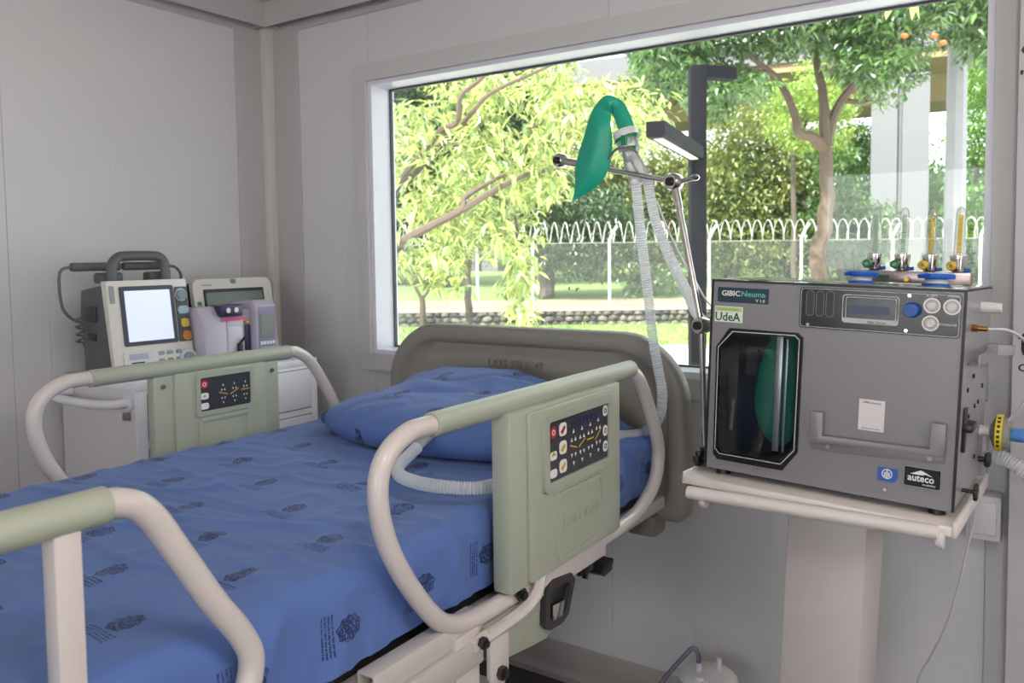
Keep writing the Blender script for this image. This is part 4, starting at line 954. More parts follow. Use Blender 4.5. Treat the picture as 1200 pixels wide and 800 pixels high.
# Y piece
yo = bp2(738, 180)
yp = thing('y_connector', 'frosted plastic Y connector below the green bag', 'connector', yo)
frc = clear_mat('frosted_y_plastic', (250, 250, 252), .42, .1, (238, 238, 242))
q = B(); q.cyl(bp2(738, 176), bp2(741, 190), .019, 18); q.tube([bp2(736, 182), bp2(741, 205), bp2(746, 216)], [.014, .0125, .0125], 16); q.tube([bp2(742, 182), bp2(752, 200), bp2(759, 212)], [.014, .0125, .0125], 16)
obj('body', q, frc, yp, off=yo)
obj('collar_band', B().cyl(bp2(744, 211), bp2(746, 217), .0150, 18).cyl(bp2(757, 207), bp2(760, 213), .0150, 18), milky, yp, off=yo)

def atY(x, y, Yv):
    d = (fw + RT * (x - 600) / F_PX - UP * (y - PPY) / F_PX); return EYE + d * (Yv / d.y)
hoseA = [atY(745, 214, 1.83), atY(749, 255, 1.845), atY(754, 300, 1.86), atY(760, 350, 1.88), atY(765, 395, 1.895), atY(771, 430, 1.90), atY(776, 460, 1.90), atY(774, 485, 1.90),
         atY(764, 500, 1.895), atY(745, 509, 1.87), Vector((-.905, 1.72, .962)), Vector((-.895, 1.58, .961)), Vector((-.885, 1.42, .961)), Vector((-.884, 1.30, .961)), Vector((-.905, 1.228, .961)),
         Vector((-.955, 1.197, .962)), Vector((-1.02, 1.190, .962)), Vector((-1.085, 1.207, .963)), Vector((-1.13, 1.25, .966)), Vector((-1.15, 1.30, .972)), Vector((-1.155, 1.34, .985))]
setp(obj('breathing_hose', corrugated(hoseA, .0122, .0014, .0062, 14), hose_m), 'clear corrugated hose running from the connector down onto the bed', 'hose')
tip = setp(obj('hose_adaptor', B().cyl((-1.156, 1.342, .987), (-1.160, 1.395, 1.005), .011, 16, .013), frc), 'frosted adaptor at the hose end beside the pillow', 'adaptor')
hoseB = [atY(759, 211, 1.83), atY(766, 250, 1.84), atY(778, 285, 1.86), atY(793, 318, 1.90), atY(808, 348, 1.96), atY(820, 372, 2.02), Vector((-.72, 2.10, 1.16)), Vector((-.66, 2.13, 1.08)), Vector((-.55, 2.14, 1.03))]
setp(obj('breathing_hose', corrugated(hoseB, .0122, .0014, .0062, 14), hose_m), 'white corrugated hose slanting from the connector behind the ventilator', 'hose')
thin = [atY(770, 236, 1.86), atY(781, 265, 1.90), atY(800, 305, 1.97), atY(815, 330, 2.02), atY(828, 352, 2.08), atY(846, 372, 2.12)]
setp(obj('sample_tube', B().tube(spline(thin, 6), .0026, 8), mat('thin_white_tube', (226, 226, 230), .35)), 'thin white sampling tube beside the slanting hose', 'tube')

# ---------------------------------------------------------------- things at the right: banner, socket box, cable, canister
bn = thing('display_banner', 'white banner panel with black letters standing at the right edge', 'banner', (.25, 2.215, 0))
obj('panel', B().box(-.345, .45, -.006, .006, .05, 2.25, .002), mat('banner_white', (204, 198, 202), .5), bn)
obj('base', B().box(-.345, .45, -.06, .06, 0, .055, .01), alum_m, bn)
blk = mat('black_lettering', (16, 16, 18), .5)
text('lettering', 't', blk, bn, (-.335, -.0063, 1.150), (1, 0, 0), (0, 0, 1), .030, .058)
text('lettering', 'c', blk, bn, (-.333, -.0063, 1.115), (1, 0, 0), (0, 0, 1), .016, .018)
text('lettering', 'c', blk, bn, (-.342, -.0063, 1.834), (1, 0, 0), (0, 0, 1), .030, .022)
text('lettering', 'r', blk, bn, (-.342, -.0063, 1.790), (1, 0, 0), (0, 0, 1), .020, .010)
sb = setp(obj('socket_box', B().box(-.185, -.110, 2.225, 2.294 - .007, .70, .81, .006).box(-.175, -.120, 2.222, 2.226, .715, .795, .003), mat('socket_white', (206, 202, 204), .4)), 'white wall socket box behind the right end of the trolley', 'socket')
cb_ = [atY(1142, 600, 2.02), atY(1134, 640, 2.02), atY(1122, 690, 2.03), atY(1108, 735, 2.05), atY(1090, 770, 2.08), atY(1075, 800, 2.10), Vector((-.30, 2.10, .15)), Vector((-.33, 2.11, .02)), Vector((-.40, 2.12, .006)), Vector((-.5, 2.12, .006))]
setp(obj('cable', B().tube(spline([Vector((-.16, 2.0, .92))] + cb_, 6), .0024, 8), mat('white_cable', (196, 192, 192), .5)), 'thin white cable hanging from the trolley to the floor', 'cable')
KL = Vector((-.785, 2.10, 0))
ka = thing('suction_canister', 'white lidded suction canister with clear tube on the floor by the wall', 'canister', KL)
frost = clear_mat('frosted_canister', (235, 235, 238), .5, .1, (214, 212, 214))
obj('jar', B().lathe([(.055, 0), (.060, .004), (.070, .21), (.071, .222)], (0, 0, 0), 'z', 32), frost, ka)
obj('lid', B().lathe([(.078, .215), (.080, .222), (.080, .240), (.074, .246), (.06, .252), (.03, .258), (.002, .260)], (0, 0, 0), 'z', 36), mat('canister_lid_white', (214, 212, 212), .4), ka)
for sx in (-1, 1): obj('lid_handle', B().ring(circ(sx * .094, 0, .020, 16), circ(sx * .094, 0, .013, 16), 'z', .224, .232), MC['canister_lid_white'], ka)
for (a, b_, h, r_) in ((.025, .02, .287, .008), (-.02, -.015, .28, .009), (-.005, -.045, .262, .016)): obj('port', B().cyl((a, b_, .246), (a, b_, h), r_, 16, r_ * .85), MC['canister_lid_white'], ka)
obj('tube', B().tube(spline([(-.02, -.015, .272), (-.022, -.015, .305), (-.035, -.02, .318), (-.055, -.03, .295), (-.085, -.05, .255), (-.11, -.07, .21), (-.13, -.09, .12), (-.15, -.10, .012)], 7), .0065, 10), clear_mat('clear_violet_tube', (214, 212, 236), .25, .08, (206, 204, 226)), ka)

# ================================================================ OUTSIDE
ZG = -.5
def leaf_mesh(name, centers, m, parent, length, width, droop=.5, seed=1, kind='stuff'):
    """centers: list of (Vector, count, radius Vector); leaves as folded diamonds with a random tint"""
    rn = random.Random(seed); vs = []; fs = []; rv = []
    for (c, n, rad) in centers:
        for _ in range(n):
            while True:
                a, b, d = rn.uniform(-1, 1), rn.uniform(-1, 1), rn.uniform(-1, 1)
                if a * a + b * b + d * d < 1: break
            p = c + Vector((a * rad.x, b * rad.y, d * rad.z))
            az = rn.uniform(0, 2 * PI); L = length * rn.uniform(.65, 1.25); wd = width * rn.uniform(.7, 1.2)
            el = -droop + rn.uniform(-.6, .6)
            dr = Vector((math.cos(az) * math.cos(el), math.sin(az) * math.cos(el), math.sin(el)))
            sd = dr.cross(Vector((rn.uniform(-.5, .5), rn.uniform(-.5, .5), 1))); sd = sd.normalized() if sd.length > 1e-4 else Vector((1, 0, 0))
            up = sd.cross(dr); k = len(vs)
            vs += [p, p + dr * L * .45 + sd * wd * .5 + up * wd * .15, p + dr * L - Vector((0, 0, L * .12)), p + dr * L * .45 - sd * wd * .5 + up * wd * .15]
            fs += [(k, k + 1, k + 2), (k, k + 2, k + 3)]; r = rn.random(); rv += [r] * 4
    me = bpy.data.meshes.new(name); me.from_pydata([tuple(v) for v in vs], [], fs); me.materials.append(m)
    at_ = me.attributes.new('rnd', 'FLOAT', 'POINT'); at_.data.foreach_set('value', rv)
    o = bpy.data.objects.new(name, me); C.objects.link(o); o.parent = parent
    if kind: o['kind'] = kind
    return o
def branch(b, pts, r0, r1, n=8):
    P = spline(pts, 5); k = len(P)
    for i in range(1, k - 1): P[i] = P[i] + Vector((noise.noise(P[i] * 3), noise.noise(P[i] * 3 + Vector((5, 0, 0))), 0)) * r0 * .4
    b.tube(P, [r0 + (r1 - r0) * i / (k - 1) for i in range(k)], n)
bark_g = mat('grey_brown_bark', (128, 108, 92), .9, var=.25, vscale=14, bump=.4, bscale=40)
bark_d = mat('dark_bark', (74, 64, 54), .9, var=.25, vscale=14, bump=.4, bscale=40)
bark_p = mat('pinkish_bark', (84, 70, 59), .9, var=.2, vscale=10, bump=.4, bscale=40)
lf_bright = leaf_mat('sunlit_yellow_green_leaf', (78, 110, 44), (206, 212, 126), .5)
lf_mid = leaf_mat('mid_green_leaf', (54, 90, 38), (104, 134, 60), .4)
lf_dark = leaf_mat('dark_green_leaf', (32, 58, 30), (72, 100, 50), .35)
lf_blue = leaf_mat('cool_green_leaf', (40, 76, 30), (98, 132, 60), .42)
lf_fresh = leaf_mat('fresh_green_leaf', (62, 108, 32), (118, 156, 58), .45)
lf_light = leaf_mat('light_green_leaf', (104, 136, 50), (168, 186, 92), .5)
lf_olive = leaf_mat('olive_yellow_leaf', (86, 102, 48), (146, 150, 78), .4)

# ground, path, kerb, lawn
gd = B(); gd.box(-120, 120, 2.45, 140, ZG - .3, ZG).box(-120, XL - .12, -60, 2.45, ZG - .3, ZG).box(XR + .15, 120, -60, 2.45, ZG - .3, ZG).box(XL - .12, XR + .15, -60, YB - .15, ZG - .3, ZG)
setp(obj('ground', gd, mat('pale_concrete_paving', (206, 202, 196), .85, var=.08, vscale=2)), 'pale concrete paving outside the window', kind='structure')
# local axes of the fence line: it runs square to the view
fr_, ff_ = Vector((RT.x, RT.y, 0)).normalized(), Vector((fw.x, fw.y, 0)).normalized()
def gp(r, f, z): return fr_ * r + ff_ * f + Vector((0, 0, z))
grass_m = mat('sunlit_grass', (104, 128, 64), .95, var=.35, vscale=3, bump=.6, bscale=30)
def gstrip(name, f0, f1, z0, z1, m, label, r0=-40, r1=30, thick=.25, n=1):
    q = B(); P = []
    vs = [gp(r0, f0, z0), gp(r1, f0, z0), gp(r1, f1, z1), gp(r0, f1, z1)]
    lo = [v - Vector((0, 0, thick)) for v in vs]
    a = [q.bm.verts.new(v) for v in vs]; b = [q.bm.verts.new(v) for v in lo]
    q.bm.faces.new(a); q.bm.faces.new(b)
    for i in range(4): q.bm.faces.new((a[i], a[(i + 1) % 4], b[(i + 1) % 4], b[i]))
    return setp(obj(name, q, m), label, kind='structure')
gstrip('grass_verge', 16.2, 20.9, ZG + .01, ZG + .08, grass_m, 'narrow grass verge in front of the stone wall', thick=.05)
gstrip('kerb', 16.0, 16.2, ZG + .06, ZG + .06, mat('grey_kerb', (150, 146, 142), .9), 'low grey kerb of the grass verge', thick=.1)
gstrip('lawn', 21.4, 48, -.03, .75, grass_m, 'sunlit lawn beyond the fence')
gstrip('dirt_strip', 21.2, 24.0, .0, .05, mat('dry_soil', (136, 114, 98), .95, var=.15), 'dry soil strip behind the stone wall', thick=.1)
def tufts(name, f0, f1, z0, z1, n, label, r0=-13, r1=12, h=.12, seed=5):
    rn = random.Random(seed); cs = []
    for _ in range(n):
        t = rn.random(); cs.append((gp(rn.uniform(r0, r1), f0 + (f1 - f0) * t, z0 + (z1 - z0) * t), 4, Vector((.12, .12, .02))))
    o = leaf_mesh(name, cs, leaf_mat('grass_blade', (92, 120, 52), (150, 162, 88), .4), None, h, .02, -1.1, seed)
    return setp(o, label, 'grass', kind='stuff')
tufts('grass_tufts', 16.3, 20.8, ZG + .01, ZG + .08, 1800, 'short grass blades on the verge before the stone wall')

# stone retaining wall: stones are parts
sw = setp(obj('retaining_wall', (lambda q: q)(B().prism([gp(-16, 0, 0).xy, gp(15, 0, 0).xy, gp(15, .4, 0).xy, gp(-16, .4, 0).xy], 'z', ZG - .1, -.06)), mat('wall_mortar', (84, 78, 74), .95, var=.2, vscale=5)), 'low dark stone retaining wall', kind='structure')
sw.location = ff_ * 20.95
stone_ms = [mat('stone_grey_%d' % i, c, .9, var=.25, vscale=5, bump=.5, bscale=20) for i, c in enumerate(((84, 79, 78), (66, 63, 65), (108, 100, 94), (90, 84, 76)))]
protos = []
for i in range(8):
    b = bmesh.new(); bmesh.ops.create_icosphere(b, subdivisions=1, radius=1)
    for v in b.verts: v.co *= 1 + .22 * noise.noise(v.co * 2 + Vector((i * 7, 0, 0))); v.co.y *= .45
    me = bpy.data.meshes.new('stone'); b.to_mesh(me); b.free(); me.materials.append(stone_ms[i % 4]); protos.append(me)
rn = random.Random(3); row = 0
for zc, hh in ((-.42, .085), (-.27, .08), (-.13, .07)):
    r = -9.4 + row * .1
    while r < 5.6:
        wd = rn.uniform(.085, .155)
        o = bpy.data.objects.new('stone', rn.choice(protos)); C.objects.link(o); o.parent = sw
        o.location = gp(r + wd, -.01, zc + rn.uniform(-.015, .015)); o.rotation_euler = (rn.uniform(-.1, .1), rn.uniform(-.4, .4), math.atan2(fr_.y, fr_.x) + rn.uniform(-.1, .1))
        o.scale = (wd * 1.08, .16, hh * rn.uniform(.95, 1.2)); r += wd * 2
    row += 1
q = B(); q.prism([gp(-16, -.05, 0).xy, gp(15, -.05, 0).xy, gp(15, .35, 0).xy, gp(-16, .35, 0).xy], 'z', -.07, .0)
cpn = obj('coping', q, mat('coping_concrete', (150, 140, 130), .9, var=.1), sw)

# chain-link fence with razor coil
FB = ff_ * 21.05
fc = thing('chain_link_fence', 'chain link fence with white posts and a razor wire coil on top', 'fence', FB)
white_post = mat('white_post_paint', (190, 188, 186), .5)
def fo(name, b, m, **k): return obj(name, b, m, fc, **k)
post_r = [(px - 600) / F_PX * 21.0 for px in (235, 345, 450, 560, 625, 715, 832, 940, 1047, 1150, 1260)]
for r in post_r:
    p0, p1 = gp(r, 0, -.02), gp(r, 0, 1.72)
    fo('post', B().tube([p0, p1, p1 + fr_ * .10 + Vector((0, 0, .22)), p1 + fr_ * .20 + Vector((0, 0, .36))], .036, 10), white_post)
for z in (.02, 1.66): fo('tension_wire', B().tube([gp(post_r[0], 0, z), gp(post_r[-1], 0, z)], .012, 5), steel_m)
wires = B(); wire_m = mat('galvanised_wire', (150, 150, 150), .5, .6)
r0, r1, st, hgt = post_r[0], post_r[-1], .085, 1.66
rr = r0 - hgt
while rr < r1:
    for sg in (1, -1):
        a, b_ = (rr, rr + hgt) if sg > 0 else (rr + hgt, rr)
        a_, c_ = a, b_
        z0, z1 = 0.0, hgt
        # clip to the fence ends
        lo, hi = min(a_, c_), max(a_, c_)
        if hi <= r0 or lo >= r1: continue
        f = lambda r_: z0 + (z1 - z0) * ((r_ - a_) / (c_ - a_))
        ra, rb2 = max(lo, r0), min(hi, r1)
        p, p2 = gp(ra, .0, f(ra)), gp(rb2, .0, f(rb2)); w_ = .0035
        wires._faces([p - Vector((0, 0, w_)), p2 - Vector((0, 0, w_)), p2 + Vector((0, 0, w_)), p + Vector((0, 0, w_))], [(0, 1, 2, 3)])
    rr += st
setp(fo('wire_mesh', wires, wire_m, recalc=False), kind='stuff')
coil = []
nt_ = int((r1 - r0) / .27)
for i in range(nt_ * 20 + 1):
    a = i / 20 * 2 * PI; coil.append(gp(r0 + (r1 - r0) * i / (nt_ * 20), .28 * math.cos(a) * .6, 1.92 + .27 * math.sin(a)))
setp(fo('razor_coil', B().tube(coil, .011, 4), mat('razor_wire_steel', (196, 194, 190), .4, .4)), kind='stuff')

# steel lamp post close to the window
PLc = at(817, 400, 5.0); pl_m = mat('slate_steel_paint', (17, 16, 21), .7, var=.05, spec=.06)
lp = thing('steel_post', 'slate grey steel post with two short square arms outside the window', 'post', (PLc.x, PLc.y, ZG))
ptop = at(817, 82, 5.0).z
obj('post', B().box(-.047, .047, -.047, .047, 0, ptop - ZG, .006, M=Matrix.Rotation(YAW, 4, 'Z')), pl_m, lp)
a0 = Vector((0, 0, at(817, 88, 5).z - ZG)); e = at(858, 88, 5.0) - Vector((PLc.x, PLc.y, ZG)); e.z = a0.z
def sqarm(p, q_, w, h):
    d = (q_ - p).normalized(); s_ = d.cross(Vector((0, 0, 1))).normalized() * w; u_ = s_.cross(d).normalized() * h
    return B().loft([[p + s_ + u_, p - s_ + u_, p - s_ - u_, p + s_ - u_], [q_ + s_ + u_, q_ - s_ + u_, q_ - s_ - u_, q_ + s_ - u_]])
obj('arm', sqarm(a0, e, .045, .036), pl_m, lp)
a1 = Vector((0, 0, at(817, 182, 5).z - ZG)); e1 = at(768, 140, 3.9) - Vector((PLc.x, PLc.y, ZG))
e1.z = a1.z
am2 = obj('arm', sqarm(a1, e1, .045, .036), pl_m, lp)
dn = Vector((0, 0, -.038))
obj('light_strip', sqarm(a1 + (e1 - a1) * .08 + dn, e1 - (e1 - a1) * .05 + dn, .022, .004), mat('pale_lens', (214, 206, 196), .4), lp)

# viaduct far behind
conc = mat('viaduct_concrete', (100, 98, 101), .85, var=.06, vscale=.6); conc_s = mat('viaduct_soffit_concrete', (132, 112, 84), .9, var=.08, vscale=.5)
V0, V1 = at(480, 70, 46), at(1330, 30, 32)
vd = thing('viaduct', 'concrete viaduct deck and piers behind the trees', 'viaduct', (V1.x, V1.y, ZG))
vofs = Vector((V1.x, V1.y, ZG)); zd = 9.2
dirv = Vector((V1.x - V0.x, V1.y - V0.y, 0)).normalized(); nrm = Vector((-dirv.y, dirv.x, 0))
if nrm.dot(ff_) < 0: nrm = -nrm
A, Bv = Vector((V0.x, V0.y, 0)) - dirv * 20, Vector((V1.x, V1.y, 0)) + dirv * 15
def deck(sect):
    return B().loft([[p + nrm * u + Vector((0, 0, z)) for u, z in sect] for p in (A, Bv)])
obj('deck', deck([(0, zd + 1.3), (0, zd + .35), (1.6, zd + .1), (8.4, zd + .1), (10, zd + .35), (10, zd + 1.3)]), conc_s, vd, off=vofs)
obj('parapet', deck([(-.15, zd + 1.9), (-.15, zd + .75), (.1, zd + .75), (.1, zd + 1.9)]), conc, vd, off=vofs)
obj('girder', deck([(2.6, zd + .1), (3.2, zd - 1.0), (6.8, zd - 1.0), (7.4, zd + .1)]), conc_s, vd, off=vofs)
def pier(px, d, w):
    c = at(px, 330, d); c.z = 0; hw2 = w / 2
    u = dirv; n_ = nrm
    P = [(-hw2, -.8), (-.10, -.8), (-.06, -.62), (.06, -.62), (.10, -.8), (hw2, -.8), (hw2, .8), (-hw2, .8)]
    b = B(); b.loft([[c + u * x + n_ * y + Vector((0, 0, z)) for x, y in P] for z in (ZG - .2, zd - .4)])
    obj('pier', b, conc, vd, off=vofs)
pier(1052, 36, 2.25); pier(572, 42, 1.9)
# concrete pole
cp_ = at(1117, 340, 15.5)
setp(obj('concrete_pole', B().tube([(cp_.x, cp_.y, ZG), (cp_.x, cp_.y, at(1121, 45, 15.5).z + .15)], [.20, .165], 8), mat('pole_concrete', (128, 126, 130), .85, var=.1)), 'tall pale concrete pole near the right end of the window', 'pole')

def tree(name, label, base, trunk, branches, leafc, lm, bm_, length, width, droop=.4, seed=1, r=.12, group=None):
    t = thing(name, label, 'tree', base, group=group)
    off_ = Vector(base)
    b = B(); branch(b, trunk, r, r * .7); obj('trunk', b, bm_, t, off=off_)
    for (pts, ra, rb3) in branches:
        b = B(); branch(b, pts, ra, rb3, 7); obj('branch', b, bm_, t, off=off_)
    leaf_mesh('foliage', [(c - off_, n, rad) for c, n, rad in leafc], lm, t, length, width, droop, seed)
    return t
def gnd(x, d):
    p = at(x, 400, d); return Vector((p.x, p.y, ZG if d < 20.9 else (d - 21.4) * .0293 - .03))
rn = random.Random(8)
def clumps(px0, px1, py0, py1, d0, d1, n, k, rad, mask=None):
    out = []
    while len(out) < n:
        x, y = rn.uniform(px0, px1), rn.uniform(py0, py1)
        if mask and not mask(x, y): continue
        out.append((at(x, y, rn.uniform(d0, d1)), k, Vector((rad, rad, rad * .7))))
    return out

# 1. bright tree left of the window centre: long limbs reaching across, hanging leaflets
def m1(x, y):
    if x < 620: return y < 250 + 40 * math.sin(x * .05) and y > 78 + 25 * math.sin(x * .03 + 1) * (1 if x < 560 else .3)
    return y < 235 - (x - 620) * .55 and y > 70 + (x - 620) * .35
b1 = gnd(400, 9.5)
lc = clumps(425, 775, 72, 300, 7.4, 10.2, 235, 23, .24, lambda x, y: m1(x, y) and noise.noise(Vector((x * .022, y * .03, 2))) > -.18)
lc += clumps(590, 628, 270, 375, 7.6, 8.0, 16, 14, .13) + clumps(470, 620, 225, 300, 7.6, 9, 40, 18, .2) + clumps(640, 760, 95, 165, 7.8, 9, 30, 16, .2) + clumps(505, 545, 295, 335, 7.8, 8.4, 10, 18, .16) + clumps(440, 480, 280, 320, 8, 9, 8, 16, .2)
tree('leafy_tree', 'bright yellow green tree with long drooping leaves at the left of the window', b1,
     [b1, at(395, 330, 9.5), at(430, 300, 8.4), at(462, 288, 7.5)],
     [([at(462, 288, 7.5), at(505, 265, 7.3), at(542, 246, 7.2), at(546, 232, 7.2), at(560, 222, 7.2), at(590, 205, 7.4)], .045, .018),
      ([at(395, 330, 9.5), at(450, 240, 9.0), at(510, 160, 7.6), at(536, 143, 7.3), at(539, 113, 7.2), at(560, 95, 7.2), at(585, 72, 7.2)], .036, .018),
      ([at(450, 240, 9.0), at(520, 170, 8.0), at(552, 134, 7.3), at(570, 112, 7.2), at(610, 92, 7.2), at(660, 70, 7.3)], .032, .012),
      ([at(560, 222, 8.5), at(600, 245, 8.3), at(606, 300, 8.0), at(604, 360, 7.9)], .02, .008),
      ([at(500, 170, 9.2), at(580, 165, 9), at(650, 140, 8.7), at(720, 125, 8.5)], .035, .012),
      ([at(542, 246, 7.2), at(600, 212, 7.3), at(640, 200, 8.4), at(690, 195, 8.3)], .035, .01)],
     lc, lf_bright, bark_p, .145, .042, .5, 21, .11)
t1 = bpy.data.objects['leafy_tree']
# large near leaflets, one object each
lmes = []
for i in range(4):
    me = bpy.data.meshes.new('leaf'); L, w_ = .15, .042
    me.from_pydata([(0, 0, 0), (L * .3, w_ * .5, .006), (L * .65, w_ * .4, -.004), (L, 0, -.03), (L * .65, -w_ * .4, -.004), (L * .3, -w_ * .5, .006), (L * .5, 0, -.008)], [], [(0, 1, 6), (1, 2, 6), (2, 3, 6), (3, 4, 6), (4, 5, 6), (5, 0, 6)])
    me.materials.append(lf_bright); a_ = me.attributes.new('rnd', 'FLOAT', 'POINT'); a_.data.foreach_set('value', [.15 + .25 * i] * 7); lmes.append(me)
def loose_leaves(parent, spots, scale=1.0, droop=(.5, 1.3)):
    bo_ = parent.location
    for (x, y, d) in spots:
        o = bpy.data.objects.new('leaf', rn.choice(lmes)); C.objects.link(o); o.parent = parent
        o.location = at(x, y, d) - bo_; s_ = scale * rn.uniform(.8, 1.25); o.scale = (s_, s_, s_)
        o.rotation_euler = (rn.uniform(-.8, .8), rn.uniform(*droop), rn.uniform(0, 2 * PI))
sp = []
for _ in range(70): sp.append((rn.gauss(607, 12), rn.uniform(285, 372), rn.uniform(7.4, 7.9)))
for _ in range(60): sp.append((rn.uniform(640, 755), rn.uniform(100, 185), rn.uniform(7.3, 8)))
for _ in range(60): sp.append((rn.uniform(455, 600), rn.uniform(225, 305), rn.uniform(7.2, 8)))
for _ in range(100): sp.append((rn.uniform(450, 700), rn.uniform(100, 230), rn.uniform(7.0, 8)))
loose_leaves(t1, sp)
# twig with big leaves hanging in at the window head
tw = gnd(1058, 6.5)
nt1 = thing('overhanging_branch', 'few large yellow green leaves hanging at the top right of the window', 'branch', at(1062, -40, 4.2))
b = B(); branch(b, [at(1085, -120, 4.3) - nt1.location, at(1070, -60, 4.2) - nt1.location, at(1058, -8, 4.2) - nt1.location], .012, .004); obj('twig', b, bark_g, nt1)
for (x, y, s_, tilt, az) in ((1052, -12, 1.0, .95, 2.6), (1060, -10, 1.1, .85, .6), (1066, -8, .9, 1.1, 1.2), (1010, -6, .75, 1.3, 2.0), (1075, -20, 1, .8, 0.2)):
    o = bpy.data.objects.new('leaf', lmes[2]); C.objects.link(o); o.parent = nt1; o.location = at(x, y, 4.2) - nt1.location; o.scale = (s_, s_ * 1.5, s_); o.rotation_euler = (.3, tilt, az)

# 2. right tree with forked trunk and wide dark canopy
b2 = gnd(966, 13.2)
def m2(x, y):
    if y < 52 + 12 * math.sin(x * .045): return True
    if x < 890: return y < 125 - abs(x - 840) * .45 + 12 * math.sin(x * .1)
    if x < 985: return y < 58
    if x < 1070: return y < 112 - abs(x - 1035) * .7 and y > 0
    return y < 26 + 6 * math.sin(x * .1)
lc = clumps(755, 1175, -110, 170, 11.2, 15.0, 520, 105, .36, m2)
tree('forked_tree', 'broad green tree with forked trunk rising behind the ventilator', b2,
     [b2, at(960, 310, 13.2), at(966, 270, 13.2), at(969, 220, 13.2), at(968, 175, 13.2)],
     [([at(968, 175, 13.2), at(950, 160, 13.1), at(935, 155, 13), at(930, 130, 13), at(915, 100, 13), at(905, 85, 12.9), at(870, 60, 12.5)], .10, .03),
      ([at(968, 172, 13.2), at(966, 140, 13.2), at(962, 100, 13.2), at(955, 65, 13.2), at(950, 10, 13.2)], .10, .04),
      ([at(970, 170, 13.2), at(978, 135, 13.2), at(995, 105, 13), at(1020, 78, 12.8), at(1060, 40, 12.6), at(1110, 18, 12.6)], .09, .03),
      ([at(990, 118, 13.1), at(1015, 120, 13), at(1040, 116, 12.8)], .05, .02),
      ([at(905, 85, 12.9), at(860, 80, 12.6), at(820, 70, 12.4)], .04, .015)],
     lc, lf_blue, bark_p, .15, .065, .5, 31, .145)
fl_m = mat('orange_blossom', (196, 84, 24), .6)
t2 = bpy.data.objects['forked_tree']
for (x, y) in ((1105, 50), (1095, 42), (1060, 42), (988, 18), (745, 49)):
    o = obj('blossom', B().sphere(at(x, y, 11.0) - b2, .05, 8, (1, 1, .7)), fl_m, t2)
# 3. small saplings on the verge
b3 = gnd(496, 17.2)
tree('sapling', 'small dark Y-shaped sapling on the verge at far left', b3, [b3, at(495, 362, 17.2), at(494, 348, 17.2)],
     [([at(494, 350, 17.2), at(488, 338, 17.2), at(484, 325, 17.2)], .045, .02), ([at(494, 350, 17.2), at(502, 340, 17.2), at(506, 322, 17.2)], .04, .02)],
     clumps(478, 515, 296, 325, 16.8, 17.6, 10, 30, .35), lf_mid, bark_d, .14, .05, .5, 5, .075)
b4 = gnd(549, 17.6)
tree('slim_tree', 'slim dark trunk on the verge right of the sapling', b4, [b4, at(549, 350, 17.6), at(548, 310, 17.6), at(550, 270, 17.6)],
     [([at(548, 300, 17.6), at(556, 270, 17.6), at(566, 240, 17.6)], .05, .02)], clumps(520, 590, 215, 290, 17, 18.5, 30, 30, .5), lf_mid, bark_d, .15, .055, .5, 6, .085)
# 4. trees beyond the fence
def big(label, px, d, crown, lm, n, k, rad, leaf=.22, seed=1, tr=.16, name='broadleaf_tree', bark=bark_d, trunk_top=None):
    x0, x1, y0, y1 = crown; b = gnd(px, d); ty = trunk_top or (y0 + y1) / 2
    cx, cy, hx_, hy_ = (x0 + x1) / 2, (y0 + y1) / 2, (x1 - x0) / 2, (y1 - y0) / 2
    mk = lambda x, y: ((x - cx) / hx_) ** 2 + ((y - cy) / hy_) ** 2 < 1 + .25 * math.sin(x * .15) * math.sin(y * .2)
    t_ = px + (cx - px) * .6
    br = [([at(px, y1, d), at((px + xx) / 2, (y1 + cy) / 2, d), at(xx, cy - 10, d)], tr * .55, tr * .2) for xx in (cx - hx_ * .6, cx + hx_ * .6, cx)]
    tree(name, label, b, [b, at(px, (y1 + 350) / 2 if y1 < 340 else y1 - 10, d), at(px, y1, d), at(t_, ty, d)], br, clumps(x0, x1, y0, y1, d - 1.2, d + 1.6, n, k, rad, mk), lm, bark, leaf, leaf * .42, .4, seed, tr)
big('round dark green tree with thick trunk beyond the fence', 642, 24.5, (585, 745, 215, 315), lf_dark, 150, 60, .85, .2, 41, .26)
big('olive yellow bush tree beyond the fence left of the forked trunk', 862, 28, (822, 955, 125, 310), lf_olive, 230, 60, .9, .22, 42, .2, bark=bark_p)
big('second olive tree right of the forked trunk beyond the fence', 985, 27, (945, 1000, 150, 315), lf_mid, 60, 60, .55, .2, 43, .15)
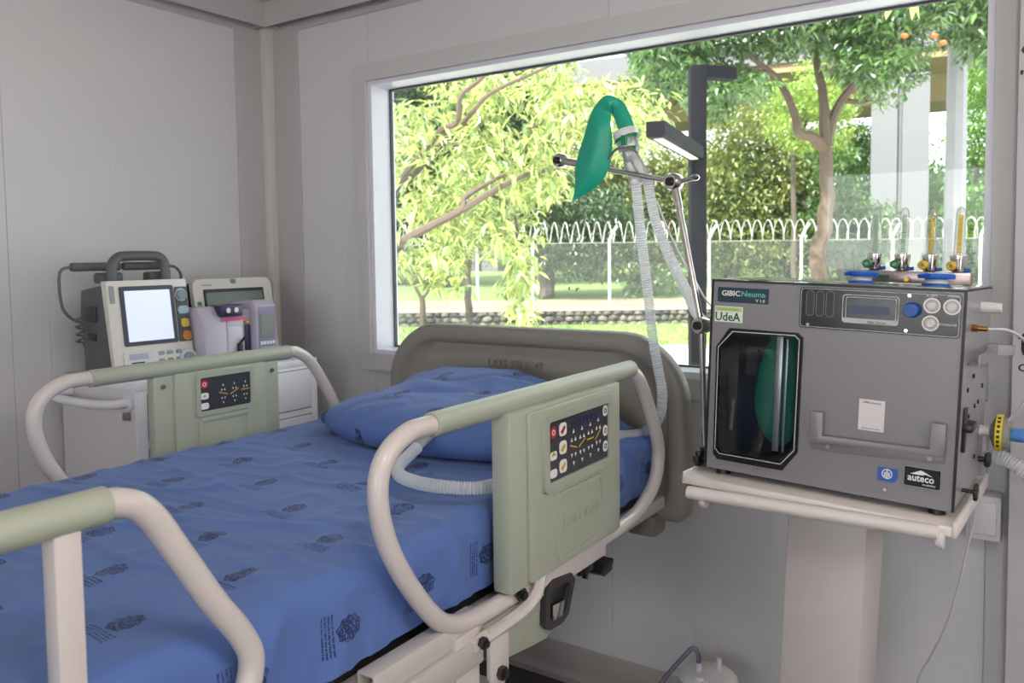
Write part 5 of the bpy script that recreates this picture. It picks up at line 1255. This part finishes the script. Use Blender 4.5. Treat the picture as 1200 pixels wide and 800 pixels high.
big('fresh green tree filling the right end of the window', 1165, 26, (1118, 1230, 60, 320), lf_fresh, 170, 70, .6, .2, 44, .2)
big('light leafed slender tree standing just behind the forked trunk', 930, 22.5, (905, 1000, 78, 178), lf_light, 90, 60, .42, .16, 50, .08, 'slender_tree')
big('fresh green tree seen between the pier and the forked trunk', 1000, 44, (930, 1100, 150, 318), lf_fresh, 190, 70, 1.2, .32, 49, .25)
big('tall dark tree behind the bright tree at far left', 520, 30, (400, 640, 30, 260), lf_dark, 360, 70, 1.3, .3, 45, .3)
big('broad mid green tree between lamp post and bright tree', 760, 33, (660, 850, 165, 318), lf_olive, 200, 70, 1.3, .3, 46, .3)
big('grey green tree at far left beyond the wall', 440, 32, (330, 560, 160, 330), lf_dark, 170, 70, 1.3, .3, 47, .3)
# far woodland edge
for i, (px, d) in enumerate(((330, 52), (470, 55), (600, 56), (730, 55), (860, 54), (990, 52), (1120, 50), (1250, 48))):
    big(['rounded woodland tree on the far edge, first from left', 'woodland tree on the far edge behind the dark tree', 'woodland tree on the far edge behind the thick trunk', 'woodland tree on the far edge left of the lamp post', 'woodland tree on the far edge right of the lamp post', 'woodland tree on the far edge behind the forked tree', 'woodland tree on the far edge behind the concrete pole', 'woodland tree on the far edge outside the right jamb'][i],
        px, d, (px - 90, px + 90, 200 - 22 * (i % 3), 322), lf_dark if i % 2 else lf_mid, 220, 60, 1.9, .5, 60 + i, .35, 'woodland_tree')
for i, (px, lab) in enumerate(((850, 'clipped hedge tree behind the fence right of the lamp post'), (925, 'clipped hedge tree behind the fence left of the forked trunk'), (1000, 'clipped hedge tree behind the fence right of the forked trunk'), (1150, 'clipped hedge tree behind the fence at the right jamb'))):
    big(lab, px, 29, (px - 42, px + 42, 222, 326), lf_dark if i % 2 else lf_mid, 110, 60, .6, .2, 80 + i, .12, 'hedge_tree')
big('low shrub with pale leaves on the lawn at fence foot', 745, 25, (735, 800, 315, 345), lf_mid, 30, 40, .4, .2, 48, .06, 'garden_shrub')
